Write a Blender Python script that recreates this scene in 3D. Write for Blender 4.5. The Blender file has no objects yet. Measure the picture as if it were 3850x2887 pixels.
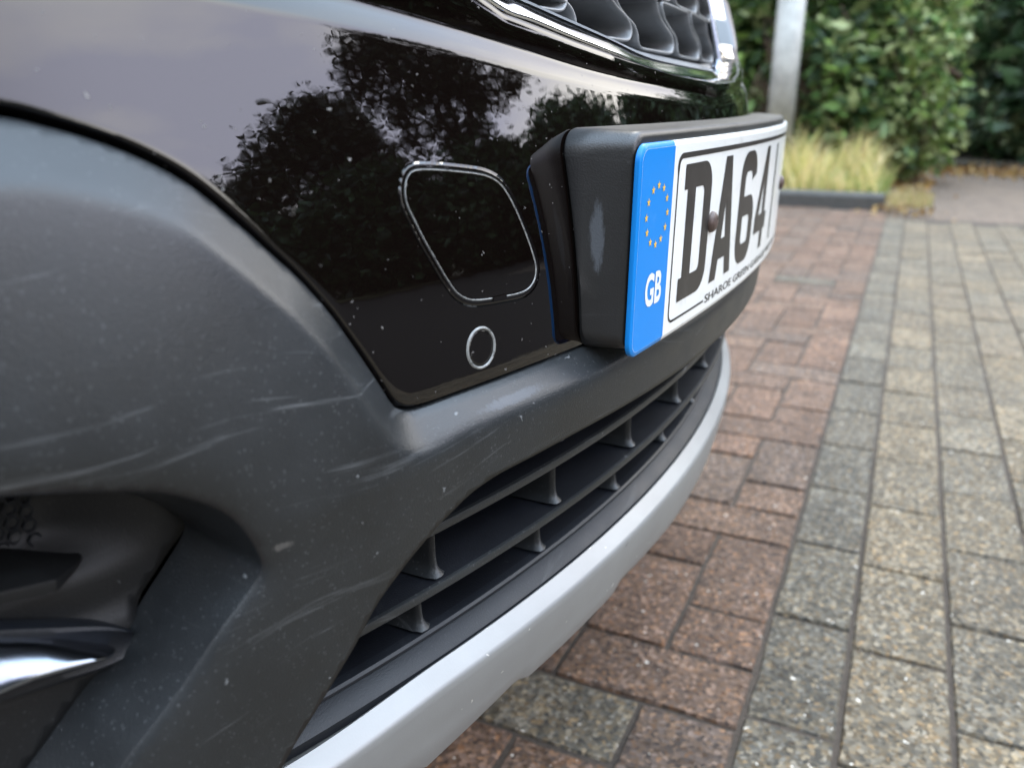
import bpy, math, random
import numpy as np
from mathutils import Vector, Matrix
from mathutils.geometry import delaunay_2d_cdt

random.seed(7)
rng = np.random.default_rng(11)
scene = bpy.context.scene
COL = scene.collection

# world frame, metres: X points out of the front of the car, Y runs across the car's nose, Z is up.
# ------------------------------------------------------------------ camera
cam_data = bpy.data.cameras.new("camera")
cam = bpy.data.objects.new("camera", cam_data)
COL.objects.link(cam)
RT = Vector((0.90348538, 0.4286152, -0.00178319))
UP = Vector((-0.1399133, 0.29885298, 0.94398685))
FW = Vector((-0.40514002, 0.85262882, -0.32997826))
cam.matrix_world = Matrix(((RT.x, UP.x, -FW.x, 0.0), (RT.y, UP.y, -FW.y, 0.0), (RT.z, UP.z, -FW.z, 0.61486), (0, 0, 0, 1)))
cam_data.sensor_width = 36.0
cam_data.lens = 28.557
cam_data.clip_start = 0.01
cam_data.clip_end = 500
cam_data.dof.use_dof = True
cam_data.dof.focus_distance = 0.43
cam_data.dof.aperture_fstop = 7.2
scene.camera = cam

# ------------------------------------------------------------------ light
scene.view_settings.view_transform = 'Standard'
scene.view_settings.look = 'None'
scene.view_settings.exposure = -0.7
scene.view_settings.gamma = 1.0
SUN_EL, SUN_AZ = math.radians(48), math.radians(98)      # azimuth measured from +X towards +Y
LOW_DIM, LOW_BRIGHT, HIGH_STRENGTH = 2.1, 12.0, 11.5       # cloud brightness: away from the sun side, towards it, overhead
world = bpy.data.worlds.new("World")
scene.world = world
world.use_nodes = True
wn = world.node_tree.nodes; wl = world.node_tree.links
wn.clear()
w_out = wn.new('ShaderNodeOutputWorld')
sky = wn.new('ShaderNodeTexSky'); sky.sky_type = 'NISHITA'; sky.sun_disc = False
sky.sun_elevation = SUN_EL
sky.sun_rotation = math.pi / 2 - SUN_AZ
bg_sky = wn.new('ShaderNodeBackground'); bg_sky.inputs[1].default_value = 0.15
wl.new(sky.outputs[0], bg_sky.inputs[0])
tc = wn.new('ShaderNodeTexCoord')
sep = wn.new('ShaderNodeSeparateXYZ'); wl.new(tc.outputs['Generated'], sep.inputs[0])
mp = wn.new('ShaderNodeMapping'); mp.inputs['Scale'].default_value = (1.0, 1.0, 2.6); wl.new(tc.outputs['Generated'], mp.inputs[0])
nz = wn.new('ShaderNodeTexNoise'); nz.inputs['Scale'].default_value = 1.5; nz.inputs['Detail'].default_value = 5; nz.inputs['Roughness'].default_value = 0.45
wl.new(mp.outputs[0], nz.inputs[0])
ctint = wn.new('ShaderNodeValToRGB')
ctint.color_ramp.elements[0].position = 0.38; ctint.color_ramp.elements[0].color = (0.60, 0.61, 0.76, 1)
ctint.color_ramp.elements[1].position = 0.62; ctint.color_ramp.elements[1].color = (0.96, 0.93, 0.88, 1)
wl.new(nz.outputs[0], ctint.inputs[0])
def wmap(src, a, b, c, d):
    q = wn.new('ShaderNodeMapRange'); q.interpolation_type = 'SMOOTHSTEP'
    for i, v in enumerate((a, b, c, d)): q.inputs[i + 1].default_value = v
    wl.new(src, q.inputs[0]); return q.outputs[0]
flat = wn.new('ShaderNodeVectorMath'); flat.operation = 'MULTIPLY'; flat.inputs[1].default_value = (1, 1, 0); wl.new(tc.outputs['Generated'], flat.inputs[0])
nrm_ = wn.new('ShaderNodeVectorMath'); nrm_.operation = 'NORMALIZE'; wl.new(flat.outputs[0], nrm_.inputs[0])
dt = wn.new('ShaderNodeVectorMath'); dt.operation = 'DOT_PRODUCT'; dt.inputs[1].default_value = (math.cos(math.radians(28)), math.sin(math.radians(28)), 0); wl.new(nrm_.outputs[0], dt.inputs[0])
low = wmap(dt.outputs['Value'], .45, .9, LOW_DIM, LOW_BRIGHT)
high = wmap(sep.outputs[2], .50, .80, 0.0, 1.0)
stren = wn.new('ShaderNodeMix'); stren.data_type = 'FLOAT'; wl.new(high, stren.inputs[0]); wl.new(low, stren.inputs[2]); stren.inputs[3].default_value = HIGH_STRENGTH
cmix = wn.new('ShaderNodeMix'); cmix.data_type = 'RGBA'; cmix.inputs[7].default_value = (0.64, 0.80, 1.0, 1)
wl.new(high, cmix.inputs[0]); wl.new(ctint.outputs[0], cmix.inputs[6])
bg_cl = wn.new('ShaderNodeBackground'); wl.new(cmix.outputs[2], bg_cl.inputs[0]); wl.new(stren.outputs[0], bg_cl.inputs[1])
el = wn.new('ShaderNodeMapRange'); el.inputs[1].default_value = 0.5; el.inputs[2].default_value = 0.85; el.inputs[3].default_value = 1.0; el.inputs[4].default_value = 0.85
wl.new(sep.outputs[2], el.inputs[0])
mixw = wn.new('ShaderNodeMixShader')
wl.new(el.outputs[0], mixw.inputs[0]); wl.new(bg_sky.outputs[0], mixw.inputs[1]); wl.new(bg_cl.outputs[0], mixw.inputs[2])
wl.new(mixw.outputs[0], w_out.inputs[0])

sun_data = bpy.data.lights.new("sun", 'SUN')
sun_data.energy = 2.4; sun_data.angle = math.radians(18); sun_data.color = (1.0, 0.90, 0.74)
sun = bpy.data.objects.new("sun", sun_data); COL.objects.link(sun)
sd = Vector((math.cos(SUN_EL) * math.cos(SUN_AZ), math.cos(SUN_EL) * math.sin(SUN_AZ), math.sin(SUN_EL)))
sun.rotation_euler = (-sd).to_track_quat('-Z', 'Y').to_euler()
scene.cycles.max_bounces = 8
scene.cycles.use_denoising = True

# ------------------------------------------------------------------ object helpers
def tag(o, label=None, cat=None, group=None, kind=None):
    if label: o['label'] = label
    if cat: o['category'] = cat
    if group: o['group'] = group
    if kind: o['kind'] = kind
    return o

def empty(name, loc=(0, 0, 0)):
    o = bpy.data.objects.new(name, None); COL.objects.link(o); o.location = loc; return o

def mesh_obj(name, V, Fc, mats, parent=None, smooth=True, midx=None, colors=None, sharp=None):
    me = bpy.data.meshes.new(name)
    V = np.asarray(V, float)
    me.from_pydata([tuple(v) for v in V], [], [tuple(int(i) for i in f) for f in Fc])
    me.update()
    for m in (mats if isinstance(mats, (list, tuple)) else [mats]): me.materials.append(m)
    if midx is not None: me.polygons.foreach_set('material_index', np.asarray(midx, dtype=np.int32))
    me.polygons.foreach_set('use_smooth', [bool(smooth)] * len(me.polygons))
    if colors is not None:
        at = me.color_attributes.new('tint', 'FLOAT_COLOR', 'POINT')
        at.data.foreach_set('color', np.asarray(colors, dtype=np.float32).ravel())
    if sharp is not None and smooth: me.set_sharp_from_angle(angle=math.radians(sharp))
    o = bpy.data.objects.new(name, me); COL.objects.link(o)
    if parent is not None:
        o.parent = parent
        if parent.parent is None and parent.type == 'EMPTY':
            o.matrix_parent_inverse = Matrix.Translation(-parent.location)
    return o

def grid_faces(nr, nc, close=False, off=0):
    F = []
    for i in range(nr - 1):
        for j in range(nc if close else nc - 1):
            a = i * nc + j; b = i * nc + (j + 1) % nc
            F.append((off + a, off + b, off + b + nc, off + a + nc))
    return F

def resample(L, n):
    L = np.asarray(L, float)
    s = np.r_[0, np.cumsum(np.linalg.norm(np.diff(L, axis=0), axis=1))]
    t = np.linspace(0, s[-1], n)
    return np.stack([np.interp(t, s, L[:, k]) for k in range(L.shape[1])], 1)

def smooth_line(L, n, closed=False):
    """Catmull-Rom through the points, then even spacing"""
    L = np.asarray(L, float); m = len(L); out = []
    for i in range(m if closed else m - 1):
        if closed: p0, p1, p2, p3 = L[i - 1], L[i], L[(i + 1) % m], L[(i + 2) % m]
        else: p0, p1, p2, p3 = L[max(i - 1, 0)], L[i], L[i + 1], L[min(i + 2, m - 1)]
        for t in np.linspace(0, 1, 12, endpoint=False):
            out.append(.5 * ((2 * p1) + (-p0 + p2) * t + (2 * p0 - 5 * p1 + 4 * p2 - p3) * t * t + (-p0 + 3 * p1 - 3 * p2 + p3) * t ** 3))
    out.append(L[0] if closed else L[-1])
    r = resample(out, n + 1 if closed else n)
    return r[:-1] if closed else r

def tube(path, rad, seg=10, ry=None, closed=False):
    P = np.asarray(path, float); n = len(P); V = []
    rad = np.broadcast_to(rad, n); ry = rad if ry is None else np.broadcast_to(ry, n)
    up = None
    for i in range(n):
        if closed: t = P[(i + 1) % n] - P[i - 1]
        else: t = P[min(i + 1, n - 1)] - P[max(i - 1, 0)]
        t = t / (np.linalg.norm(t) + 1e-12)
        if up is None:
            up = np.array([0, 0, 1.]) if abs(t[2]) < .8 else np.array([1., 0, 0])
        s = np.cross(t, up); s /= np.linalg.norm(s) + 1e-12; up = np.cross(s, t)
        for k in range(seg):
            a = 2 * math.pi * k / seg
            V.append(P[i] + s * math.cos(a) * rad[i] + up * math.sin(a) * ry[i])
    F = grid_faces(n, seg, True)
    if closed:
        a = (n - 1) * seg
        for k in range(seg): F.append((a + k, a + (k + 1) % seg, (k + 1) % seg, k))
    else:
        F.append(tuple(range(seg))[::-1]); F.append(tuple((n - 1) * seg + k for k in range(seg)))
    return np.array(V), F

class MB:
    def __init__(s): s.V = []; s.F = []; s.M = []
    def add(s, V, F, m=0):
        o = len(s.V); s.V += [tuple(v) for v in np.asarray(V, float)]; s.F += [tuple(o + i for i in f) for f in F]; s.M += [m] * len(F); return s
    def box(s, x0, x1, y0, y1, z0, z1, m=0):
        V = [(x, y, z) for z in (z0, z1) for y in (y0, y1) for x in (x0, x1)]
        return s.add(V, [(0, 2, 3, 1), (4, 5, 7, 6), (0, 1, 5, 4), (2, 6, 7, 3), (0, 4, 6, 2), (1, 3, 7, 5)], m)
    def build(s, name, mats, parent=None, smooth=True, sharp=None, colors=None):
        return mesh_obj(name, s.V, s.F, mats, parent, smooth, s.M, colors, sharp)

# ------------------------------------------------------------------ materials
def mat(name):
    m = bpy.data.materials.new(name); m.use_nodes = True
    return m, m.node_tree.nodes, m.node_tree.links, m.node_tree.nodes['Principled BSDF']
def N(nodes, typ, **kw):
    n = nodes.new(typ)
    for k, v in kw.items():
        if k in n.inputs: n.inputs[k].default_value = v
        else: setattr(n, k, v)
    return n
def ramp(nodes, links, src, stops):
    r = nodes.new('ShaderNodeValToRGB'); e = r.color_ramp.elements
    while len(e) < len(stops): e.new(0.5)
    for q, (p, c) in zip(e, stops):
        q.position = p; q.color = (c, c, c, 1) if isinstance(c, (int, float)) else (*c, 1)
    links.new(src, r.inputs[0]); return r
def mixc(nodes, links, fac, a, b):
    m = nodes.new('ShaderNodeMix'); m.data_type = 'RGBA'
    for sock, v in ((m.inputs[0], fac), (m.inputs[6], a), (m.inputs[7], b)):
        if hasattr(v, 'is_output') or hasattr(v, 'links'): links.new(v, sock)
        elif isinstance(v, tuple): sock.default_value = (*v, 1)
        else: sock.default_value = v
    return m.outputs[2]
def objco(nodes): return nodes.new('ShaderNodeTexCoord').outputs['Object']
def specks(nodes, links, co, scale, size, density, jitter_seed=0.0):
    """sparse irregular dots: 1 inside a dot"""
    v = N(nodes, 'ShaderNodeTexVoronoi', Scale=scale)
    if jitter_seed:
        mpp = N(nodes, 'ShaderNodeMapping'); mpp.inputs['Location'].default_value = (jitter_seed, jitter_seed * .7, jitter_seed * 1.3)
        links.new(co, mpp.inputs[0]); co = mpp.outputs[0]
    nn = N(nodes, 'ShaderNodeTexNoise', Scale=scale * 1.7, Detail=2.0)
    links.new(co, nn.inputs[0])
    add = N(nodes, 'ShaderNodeVectorMath', operation='MULTIPLY_ADD')
    links.new(nn.outputs['Color'], add.inputs[0]); add.inputs[1].default_value = (0.9 / scale,) * 3; links.new(co, add.inputs[2])
    links.new(add.outputs[0], v.inputs['Vector'])
    near = ramp(nodes, links, v.outputs['Distance'], [(size * .6, 1.0), (size, 0.0)])
    sp = nodes.new('ShaderNodeSeparateColor'); links.new(v.outputs['Color'], sp.inputs[0])
    pick = N(nodes, 'ShaderNodeMath', operation='LESS_THAN'); links.new(sp.outputs[0], pick.inputs[0]); pick.inputs[1].default_value = density
    mul = N(nodes, 'ShaderNodeMath', operation='MULTIPLY'); links.new(near.outputs[0], mul.inputs[0]); links.new(pick.outputs[0], mul.inputs[1])
    return mul.outputs[0]
def mx(nodes, links, a, b, op='MAXIMUM'):
    m = N(nodes, 'ShaderNodeMath', operation=op)
    for i, v in enumerate((a, b)):
        if isinstance(v, (int, float)): m.inputs[i].default_value = v
        else: links.new(v, m.inputs[i])
    return m.outputs[0]
def bump(nodes, links, h, strength, dist, bsdf, chain=None):
    b = N(nodes, 'ShaderNodeBump', Strength=strength, Distance=dist); links.new(h, b.inputs['Height'])
    if chain is not None: links.new(chain, b.inputs['Normal'])
    if bsdf is not None: links.new(b.outputs[0], bsdf.inputs['Normal'])
    return b.outputs[0]

def m_paint():
    m, n, l, p = mat("black_paint"); co = objco(n)
    d1 = specks(n, l, co, 190, .10, .50); d2 = specks(n, l, co, 55, .045, .15, 3.1)
    nz_ = N(n, 'ShaderNodeTexNoise', Scale=22.0, Detail=3.0); l.new(co, nz_.inputs[0])
    patch = ramp(n, l, nz_.outputs[0], [(.42, 0.15), (.62, 1.0)])
    dust = mx(n, l, mx(n, l, d1, patch.outputs[0], 'MULTIPLY'), d2)
    # fine drifting scratches
    mpp = N(n, 'ShaderNodeMapping'); mpp.inputs['Scale'].default_value = (1, 6, 90); mpp.inputs['Rotation'].default_value = (.35, 0, 0); l.new(co, mpp.inputs[0])
    sn = N(n, 'ShaderNodeTexNoise', Scale=9.0, Detail=4.0, Roughness=.7); l.new(mpp.outputs[0], sn.inputs[0])
    sc = ramp(n, l, sn.outputs[0], [(.70, 0.0), (.74, 1.0)])
    dustc = mx(n, l, dust, mx(n, l, sc.outputs[0], .03, 'MULTIPLY'))
    c = mixc(n, l, dustc, (.0035, .0022, .0018), (.20, .19, .18)); l.new(c, p.inputs['Base Color'])
    p.inputs['Roughness'].default_value = .5
    p.inputs['Specular IOR Level'].default_value = 0.0
    p.inputs['Coat Weight'].default_value = 1.0; p.inputs['Coat IOR'].default_value = 1.62
    r = ramp(n, l, dustc, [(0.0, .018), (.5, .5)]); l.new(r.outputs[0], p.inputs['Coat Roughness'])
    wv = N(n, 'ShaderNodeTexNoise', Scale=95.0, Detail=2.0); l.new(co, wv.inputs[0])
    b = bump(n, l, wv.outputs[0], .05, .0006, None)
    bb = bump(n, l, dustc, .35, .0003, None, b); l.new(bb, p.inputs['Coat Normal'])
    return m
def m_plastic(name="textured_plastic", base=(.0115, .0135, .0150), rough=.38, dusty=1.0, dusta=.60, ior=1.58):
    m, n, l, p = mat(name); co = objco(n)
    d1 = specks(n, l, co, 420, .26, .60); d2 = specks(n, l, co, 80, .085, .40, 5.3)
    big = N(n, 'ShaderNodeTexNoise', Scale=14.0, Detail=5.0, Roughness=.65); l.new(co, big.inputs[0])
    patch = ramp(n, l, big.outputs[0], [(.36, 0.22), (.66, 1.0)])
    d = mx(n, l, mx(n, l, mx(n, l, d1, patch.outputs[0], 'MULTIPLY'), .27, 'MULTIPLY'), mx(n, l, d2, .75, 'MULTIPLY'))
    mpp = N(n, 'ShaderNodeMapping'); mpp.inputs['Scale'].default_value = (1, 3, 60); mpp.inputs['Rotation'].default_value = (-.22, 0, 0)
    wob = N(n, 'ShaderNodeTexNoise', Scale=5.0, Detail=1.0); l.new(co, wob.inputs[0]); wadd = N(n, 'ShaderNodeVectorMath', operation='MULTIPLY_ADD'); l.new(wob.outputs['Color'], wadd.inputs[0]); wadd.inputs[1].default_value = (.05, .05, .09); l.new(co, wadd.inputs[2]); l.new(wadd.outputs[0], mpp.inputs[0])
    sn = N(n, 'ShaderNodeTexNoise', Scale=3.2, Detail=5.0, Roughness=.62); l.new(mpp.outputs[0], sn.inputs[0])
    sc = ramp(n, l, sn.outputs[0], [(.60, 0.0), (.72, 1.0)])
    d = mx(n, l, d, mx(n, l, mx(n, l, sc.outputs[0], patch.outputs[0], 'MULTIPLY'), .70, 'MULTIPLY'))
    d = mx(n, l, d, dusta * dusty, 'MULTIPLY')
    fine = N(n, 'ShaderNodeTexNoise', Scale=1250.0, Detail=1.0); l.new(co, fine.inputs[0])
    var = ramp(n, l, big.outputs[0], [(.3, tuple(x * .8 for x in base)), (.7, tuple(x * 1.45 for x in base))])
    c = mixc(n, l, d, var.outputs[0], (.27, .28, .285)); l.new(c, p.inputs['Base Color'])
    r = ramp(n, l, big.outputs[0], [(.3, rough - .05), (.7, rough + .08)]); l.new(r.outputs[0], p.inputs['Roughness'])
    p.inputs['IOR'].default_value = ior
    b = bump(n, l, fine.outputs[0], .42, .0003, None); bump(n, l, d, .5, .0004, p, b)
    return m
def m_simple(name, c, rough, metal=0.0, coat=0.0, spec=.5, noise=None):
    m, n, l, p = mat(name)
    p.inputs['Base Color'].default_value = (*c, 1); p.inputs['Roughness'].default_value = rough; p.inputs['Metallic'].default_value = metal
    p.inputs['Coat Weight'].default_value = coat; p.inputs['Coat Roughness'].default_value = .04; p.inputs['Specular IOR Level'].default_value = spec
    co = objco(n)
    s, amt, bs = noise or (60.0, .18, 0.02)
    nn = N(n, 'ShaderNodeTexNoise', Scale=s, Detail=5.0, Roughness=.6); l.new(co, nn.inputs[0])
    r = ramp(n, l, nn.outputs[0], [(.3, tuple(x * (1 - amt) for x in c)), (.7, tuple(min(1, x * (1 + amt * .6)) for x in c))]); l.new(r.outputs[0], p.inputs['Base Color'])
    if bs: bump(n, l, nn.outputs[0], bs, .001, p)
    return m
def m_silver():
    m, n, l, p = mat("silver_paint"); co = objco(n)
    d1 = specks(n, l, co, 130, .12, .22); d2 = specks(n, l, co, 60, .10, .12, 2.2)
    big = N(n, 'ShaderNodeTexNoise', Scale=9.0, Detail=6.0, Roughness=.6); l.new(co, big.inputs[0])
    base = ramp(n, l, big.outputs[0], [(.35, (.285, .285, .28)), (.7, (.335, .34, .335))])
    c = mixc(n, l, mx(n, l, d2, .9, 'MULTIPLY'), base.outputs[0], (.05, .045, .04))
    c = mixc(n, l, mx(n, l, d1, .8, 'MULTIPLY'), c, (.8, .78, .72)); l.new(c, p.inputs['Base Color'])
    p.inputs['Metallic'].default_value = .45; p.inputs['Roughness'].default_value = .46
    p.inputs['Coat Weight'].default_value = .12; p.inputs['Coat Roughness'].default_value = .2
    fine = N(n, 'ShaderNodeTexNoise', Scale=900.0); l.new(co, fine.inputs[0]); bump(n, l, fine.outputs[0], .12, .0003, p)
    return m
def m_plate(name, c, dirt=(.35, .33, .28), coat=.5):
    m, n, l, p = mat(name); co = objco(n)
    d1 = specks(n, l, co, 110, .08, .25); big = N(n, 'ShaderNodeTexNoise', Scale=55.0, Detail=6.0, Roughness=.7); l.new(co, big.inputs[0])
    sm = ramp(n, l, big.outputs[0], [(.55, 0.0), (.8, .35)])
    d = mx(n, l, mx(n, l, d1, .5, 'MULTIPLY'), sm.outputs[0])
    l.new(mixc(n, l, d, c, dirt), p.inputs['Base Color'])
    p.inputs['Roughness'].default_value = .4; p.inputs['Specular IOR Level'].default_value = .35; p.inputs['Coat Weight'].default_value = coat; p.inputs['Coat Roughness'].default_value = .05
    return m

M = dict(paint=m_paint(), plastic=m_plastic(), silver=m_silver())
M['slat'] = m_plastic("grille_plastic", (.0065, .0080, .0110), .45, .7, .22, 1.45)
M['blade_top'] = m_plastic("slat_top", (.0035, .0045, .0070), .50, .5, .18, 1.40)  # tops darker than the dusty fronts: shade inside the intake put into the colour
M['insert'] = m_plastic("insert_plastic", (.0060, .0064, .0068), .52, .8, .25, 1.42)
M['holder'] = m_plastic("holder_plastic", (.0075, .0078, .0082), .40, .18, .45, 1.68)
def wear_patch(m, c, r, col):
    """a rubbed pale place of its own shape"""
    n = m.node_tree.nodes; l = m.node_tree.links; p = n['Principled BSDF']; co = objco(n)
    mp_ = N(n, 'ShaderNodeMapping', vector_type='POINT'); l.new(co, mp_.inputs[0])
    mp_.inputs['Location'].default_value = tuple(-a / b for a, b in zip(c, r)); mp_.inputs['Scale'].default_value = tuple(1 / b for b in r)
    nn = N(n, 'ShaderNodeTexNoise', Scale=55.0, Detail=8.0, Roughness=.75); mp2 = N(n, 'ShaderNodeMapping'); mp2.inputs['Scale'].default_value = (6, 6, 1.6); l.new(co, mp2.inputs[0]); l.new(mp2.outputs[0], nn.inputs[0])
    ln = N(n, 'ShaderNodeVectorMath', operation='LENGTH'); l.new(mp_.outputs[0], ln.inputs[0])
    ad = mx(n, l, ln.outputs['Value'], mx(n, l, nn.outputs[0], .9, 'MULTIPLY'), 'ADD')
    k = ramp(n, l, ad, [(.80, .8), (1.35, 0.0)])
    old = p.inputs['Base Color'].links[0].from_socket
    l.new(mixc(n, l, k.outputs[0], old, col), p.inputs['Base Color'])
wear_patch(M['plastic'], (-.155, .330, .4795), (.03, .050, .0045), (.050, .058, .070))
wear_patch(M['plastic'], (-.20, .2040, .4580), (.03, .0075, .0040), (.10, .095, .088))
wear_patch(M['plastic'], (-.19, .2600, .4480), (.03, .020, .0050), (.09, .09, .085))
wear_patch(M['holder'], (-.1405, .3975, .5480), (.0075, .012, .036), (.085, .095, .108))
M['cell'] = m_plastic("grille_grey", (.16, .165, .17), .36, .3)
M['dark'] = m_simple("dark_void", (.004, .004, .004), .9)
M['rubber'] = m_simple("black_rubber", (.010, .010, .010), .6)
M['satin'] = m_simple("dull_chrome", (.25, .275, .32), .20, 1.0, noise=(40, .04, .0))
M['chrome'] = m_simple("chrome", (.80, .82, .84), .07, 1.0, noise=(40, .04, .0))
M['white'] = m_plate("plate_white", (.80, .80, .765))
M['blue'] = m_plate("plate_blue", (.0, .215, .64), (.10, .32, .75), .12)
M['ink'] = m_plate("plate_ink", (.026, .023, .021), (.12, .11, .10), .15)
M['gold'] = m_plate("plate_gold", (.80, .50, .06))
M['clear'] = m_simple("plate_bevel", (.78, .80, .79), .12, 0, 1.0)
M['screw'] = m_simple("screw_cap_brown", (.105, .070, .058), .42, noise=(300, .3, .3))
def m_chipped():
    m, n, l, p = mat("chipped_edge"); co = objco(n); nn = N(n, 'ShaderNodeTexNoise', Scale=420.0, Detail=4.0, Roughness=.7); l.new(co, nn.inputs[0])
    r = ramp(n, l, nn.outputs[0], [(.34, (.02, .02, .02)), (.42, (.18, .18, .17)), (.8, (.38, .38, .36))]); l.new(r.outputs[0], p.inputs['Base Color']); p.inputs['Roughness'].default_value = .35; p.inputs['Coat Weight'].default_value = .6; return m
M['chip'] = m_chipped()
M['scuff'] = m_simple("scuffed_plastic", (.085, .095, .11), .6, noise=(700, .75, .3))
M['post'] = m_simple("galvanised_steel", (.36, .35, .315), .5, .25, noise=(9, .3, .1))

# ------------------------------------------------------------------ car surface definitions (metres)
PA = np.array([(-.14, .604), (-.08, .6105), (-.02, .6145), (.04, .6155), (.10, .6145), (.14, .6125), (.1597, .6102), (.1700, .6072), (.1810, .6030), (.1924, .5971), (.2042, .5885), (.2163, .5750),
               (.2281, .5605), (.2344, .5528), (.2442, .5381), (.2500, .5275), (.2572, .5137), (.2632, .5021), (.2670, .4944), (.2707, .4905), (.2754, .4882), (.2856, .4874), (.3020, .4876),
               (.3222, .4875), (.3444, .4875), (.37, .4873), (.40, .487), (.44, .4868), (.50, .4865), (.58, .486), (.66, .486)])
PAINT_EDGE = [(-.14, .6095), (-.08, .616), (-.02, .6198), (.04, .6205), (.10, .6188), (.14, .6163), (.1607, .6137), (.1710, .6105), (.1819, .6061), (.1933, .6003), (.2053, .5915), (.2170, .5785),
              (.2288, .5632), (.2355, .5545), (.2458, .5390), (.2516, .5285), (.2590, .5147), (.2650, .5030), (.2688, .4957), (.2721, .4922), (.2762, .4899), (.2860, .4890), (.3020, .4889),
              (.3222, .4888), (.3444, .4888), (.37, .4886), (.40, .4883), (.44, .4881), (.50, .4878), (.58, .4873), (.66, .487)]
OPENING = [(.66, .4448), (.60, .4448), (.54, .4448), (.48, .4450), (.434, .4455), (.3982, .446), (.3683, .4462), (.3422, .4458), (.3191, .4455), (.3036, .4434), (.2949, .4408), (.2880, .4380), (.2777, .4340), (.2634, .4265),
           (.2546, .4203), (.2444, .4109), (.2343, .3950), (.2299, .3889), (.2168, .3711), (.2085, .3604), (.2016, .3498), (.190, .328), (.179, .300), (.166, .262)]
FOG_OUT = [(-.04, .510), (.03, .5125), (.09, .5115), (.126, .5066), (.1617, .4955), (.1761, .4878), (.1880, .4765), (.1951, .4621), (.1985, .4505), (.1972, .4460), (.1915, .4390), (.1840, .4310), (.1765, .4214),
           (.1695, .4125), (.1597, .4012), (.1490, .3894), (.134, .370), (.116, .352), (.09, .342), (.03, .338), (-.04, .341), (-.065, .366), (-.07, .42), (-.065, .485)]
FOG_IN = [(-.035, .500), (.03, .502), (.09, .501), (.13, .496), (.165, .486), (.184, .477), (.1947, .4679), (.2011, .4598), (.2025, .4560), (.2006, .4516), (.1930, .4421), (.1870, .4350), (.180, .4265),
          (.170, .4150), (.159, .4050), (.1460, .3908), (.1320, .376), (.114, .360), (.09, .351), (.03, .347), (-.030, .350), (-.055, .372), (-.058, .42), (-.052, .482)]

def plan(Y):
    d = Y - .66; return d * d / 2.6 + .10 * d ** 4
def base(Y, z):
    q = np.maximum(0, z - .47); return -.121 - plan(Y) - .81 * q * q
def sstep(a, b, x):
    t = np.clip((x - a) / (b - a), 0, 1); return t * t * (3 - 2 * t)
def pdist(Y, z, L):
    Y = np.asarray(Y, float); z = np.asarray(z, float); m = np.full(Y.shape, 9.)
    for (a, b), (c, d) in zip(L[:-1], L[1:]):
        ux, uy = c - a, d - b; q = ux * ux + uy * uy + 1e-12
        t = np.clip(((Y - a) * ux + (z - b) * uy) / q, 0, 1)
        m = np.minimum(m, np.hypot(Y - a - t * ux, z - b - t * uy))
    return m
def smin(a, b, k):
    h = np.clip(.5 + .5 * (b - a) / k, 0, 1); return b + (a - b) * h - k * h * (1 - h)
PAs = smooth_line(PA, 240)
FOG_LOOP = smooth_line(FOG_OUT, 110, True); FOG_LOOP = np.vstack([FOG_LOOP, FOG_LOOP[:1]])
def Hskin(Y, z):
    Yf = .66 - np.abs(Y - .66)
    d = pdist(Yf, z, PAs)
    w = .0185 - .0065 * sstep(.245, .30, Yf); h = .0150 - .004 * sstep(.245, .30, Yf)
    off = smin(h * d / w, h, .0020)
    off = off + .002 * (1 - np.exp(-np.maximum(0, d - w) / .015))
    off = off - .12 * np.maximum(0, .468 - z)
    # the face rolls softly into the fog lamp recess
    df = pdist(Yf, z, FOG_LOOP)
    return off - .0045 * np.exp(-df / .0075)
def skin(Y, z): return base(Y, z) + Hskin(Y, z)

# height of the crease under the grille and of the top of the light-catching ridge, along Y
CR = np.array([(-.2, .655), (0, .658), (.12, .656), (.20, .650), (.2838, .6412), (.3135, .6375), (.3441, .6332), (.3719, .6294), (.4240, .6225), (.4950, .6165), (.5794, .6126), (.70, .6075), (.80, .603), (1.6, .62)])
CU = np.array([(-.2, .69), (0, .686), (.12, .678), (.20, .666), (.2860, .6515), (.3227, .6475), (.3526, .6422), (.4039, .6345), (.4494, .6278), (.5962, .6190), (.70, .6125), (.80, .607), (1.6, .63)])
def smooth_fn(T):
    xs = np.linspace(T[0, 0], T[-1, 0], 361); ys = np.interp(xs, T[:, 0], T[:, 1])
    k = np.hanning(31); k /= k.sum(); ys = np.convolve(np.pad(ys, 15, 'edge'), k, 'valid')
    return lambda y: np.interp(y, xs, ys)
crease_z, ridge_z = smooth_fn(CR), smooth_fn(CU)
def paint_x(Y, z):
    """outer paint surface with the crease, the tilted ridge and the wall that runs back up to the grille"""
    zc, zu = crease_z(Y), ridge_z(Y)
    x = base(Y, np.minimum(z, zc))
    b = np.clip(z - zc, 0, None); wb = zu - zc
    bb = np.minimum(b, wb)
    x = x - bb * .48 - bb * bb / np.maximum(wb, 1e-4) * .16
    x = x - np.clip(b - wb, 0, None) * .28
    return x

CHL = np.array([(-.40, -.2, .80), (-.32, 0, .79), (-.255, .18, .765), (-.232, .25, .735), (-.213, .30, .702), (-.198, .34, .674), (-.1872, .373, .6590), (-.1812, .3957, .6553), (-.1745, .4283, .6500), (-.1673, .4842, .6430), (-.1650, .556, .6363), (-.163, .66, .6338)])
def mirror_merge(V, F):
    V = np.asarray(V, float); n = len(V)
    W = V.copy(); W[:, 1] = 1.32 - W[:, 1]
    idx = np.arange(n, 2 * n)
    seam = np.abs(V[:, 1] - .66) < 1e-6
    idx[seam] = np.where(seam)[0]
    F2 = [tuple(int(idx[i]) for i in f[::-1]) for f in F]
    return np.vstack([V, W]), list(F) + F2

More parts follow.
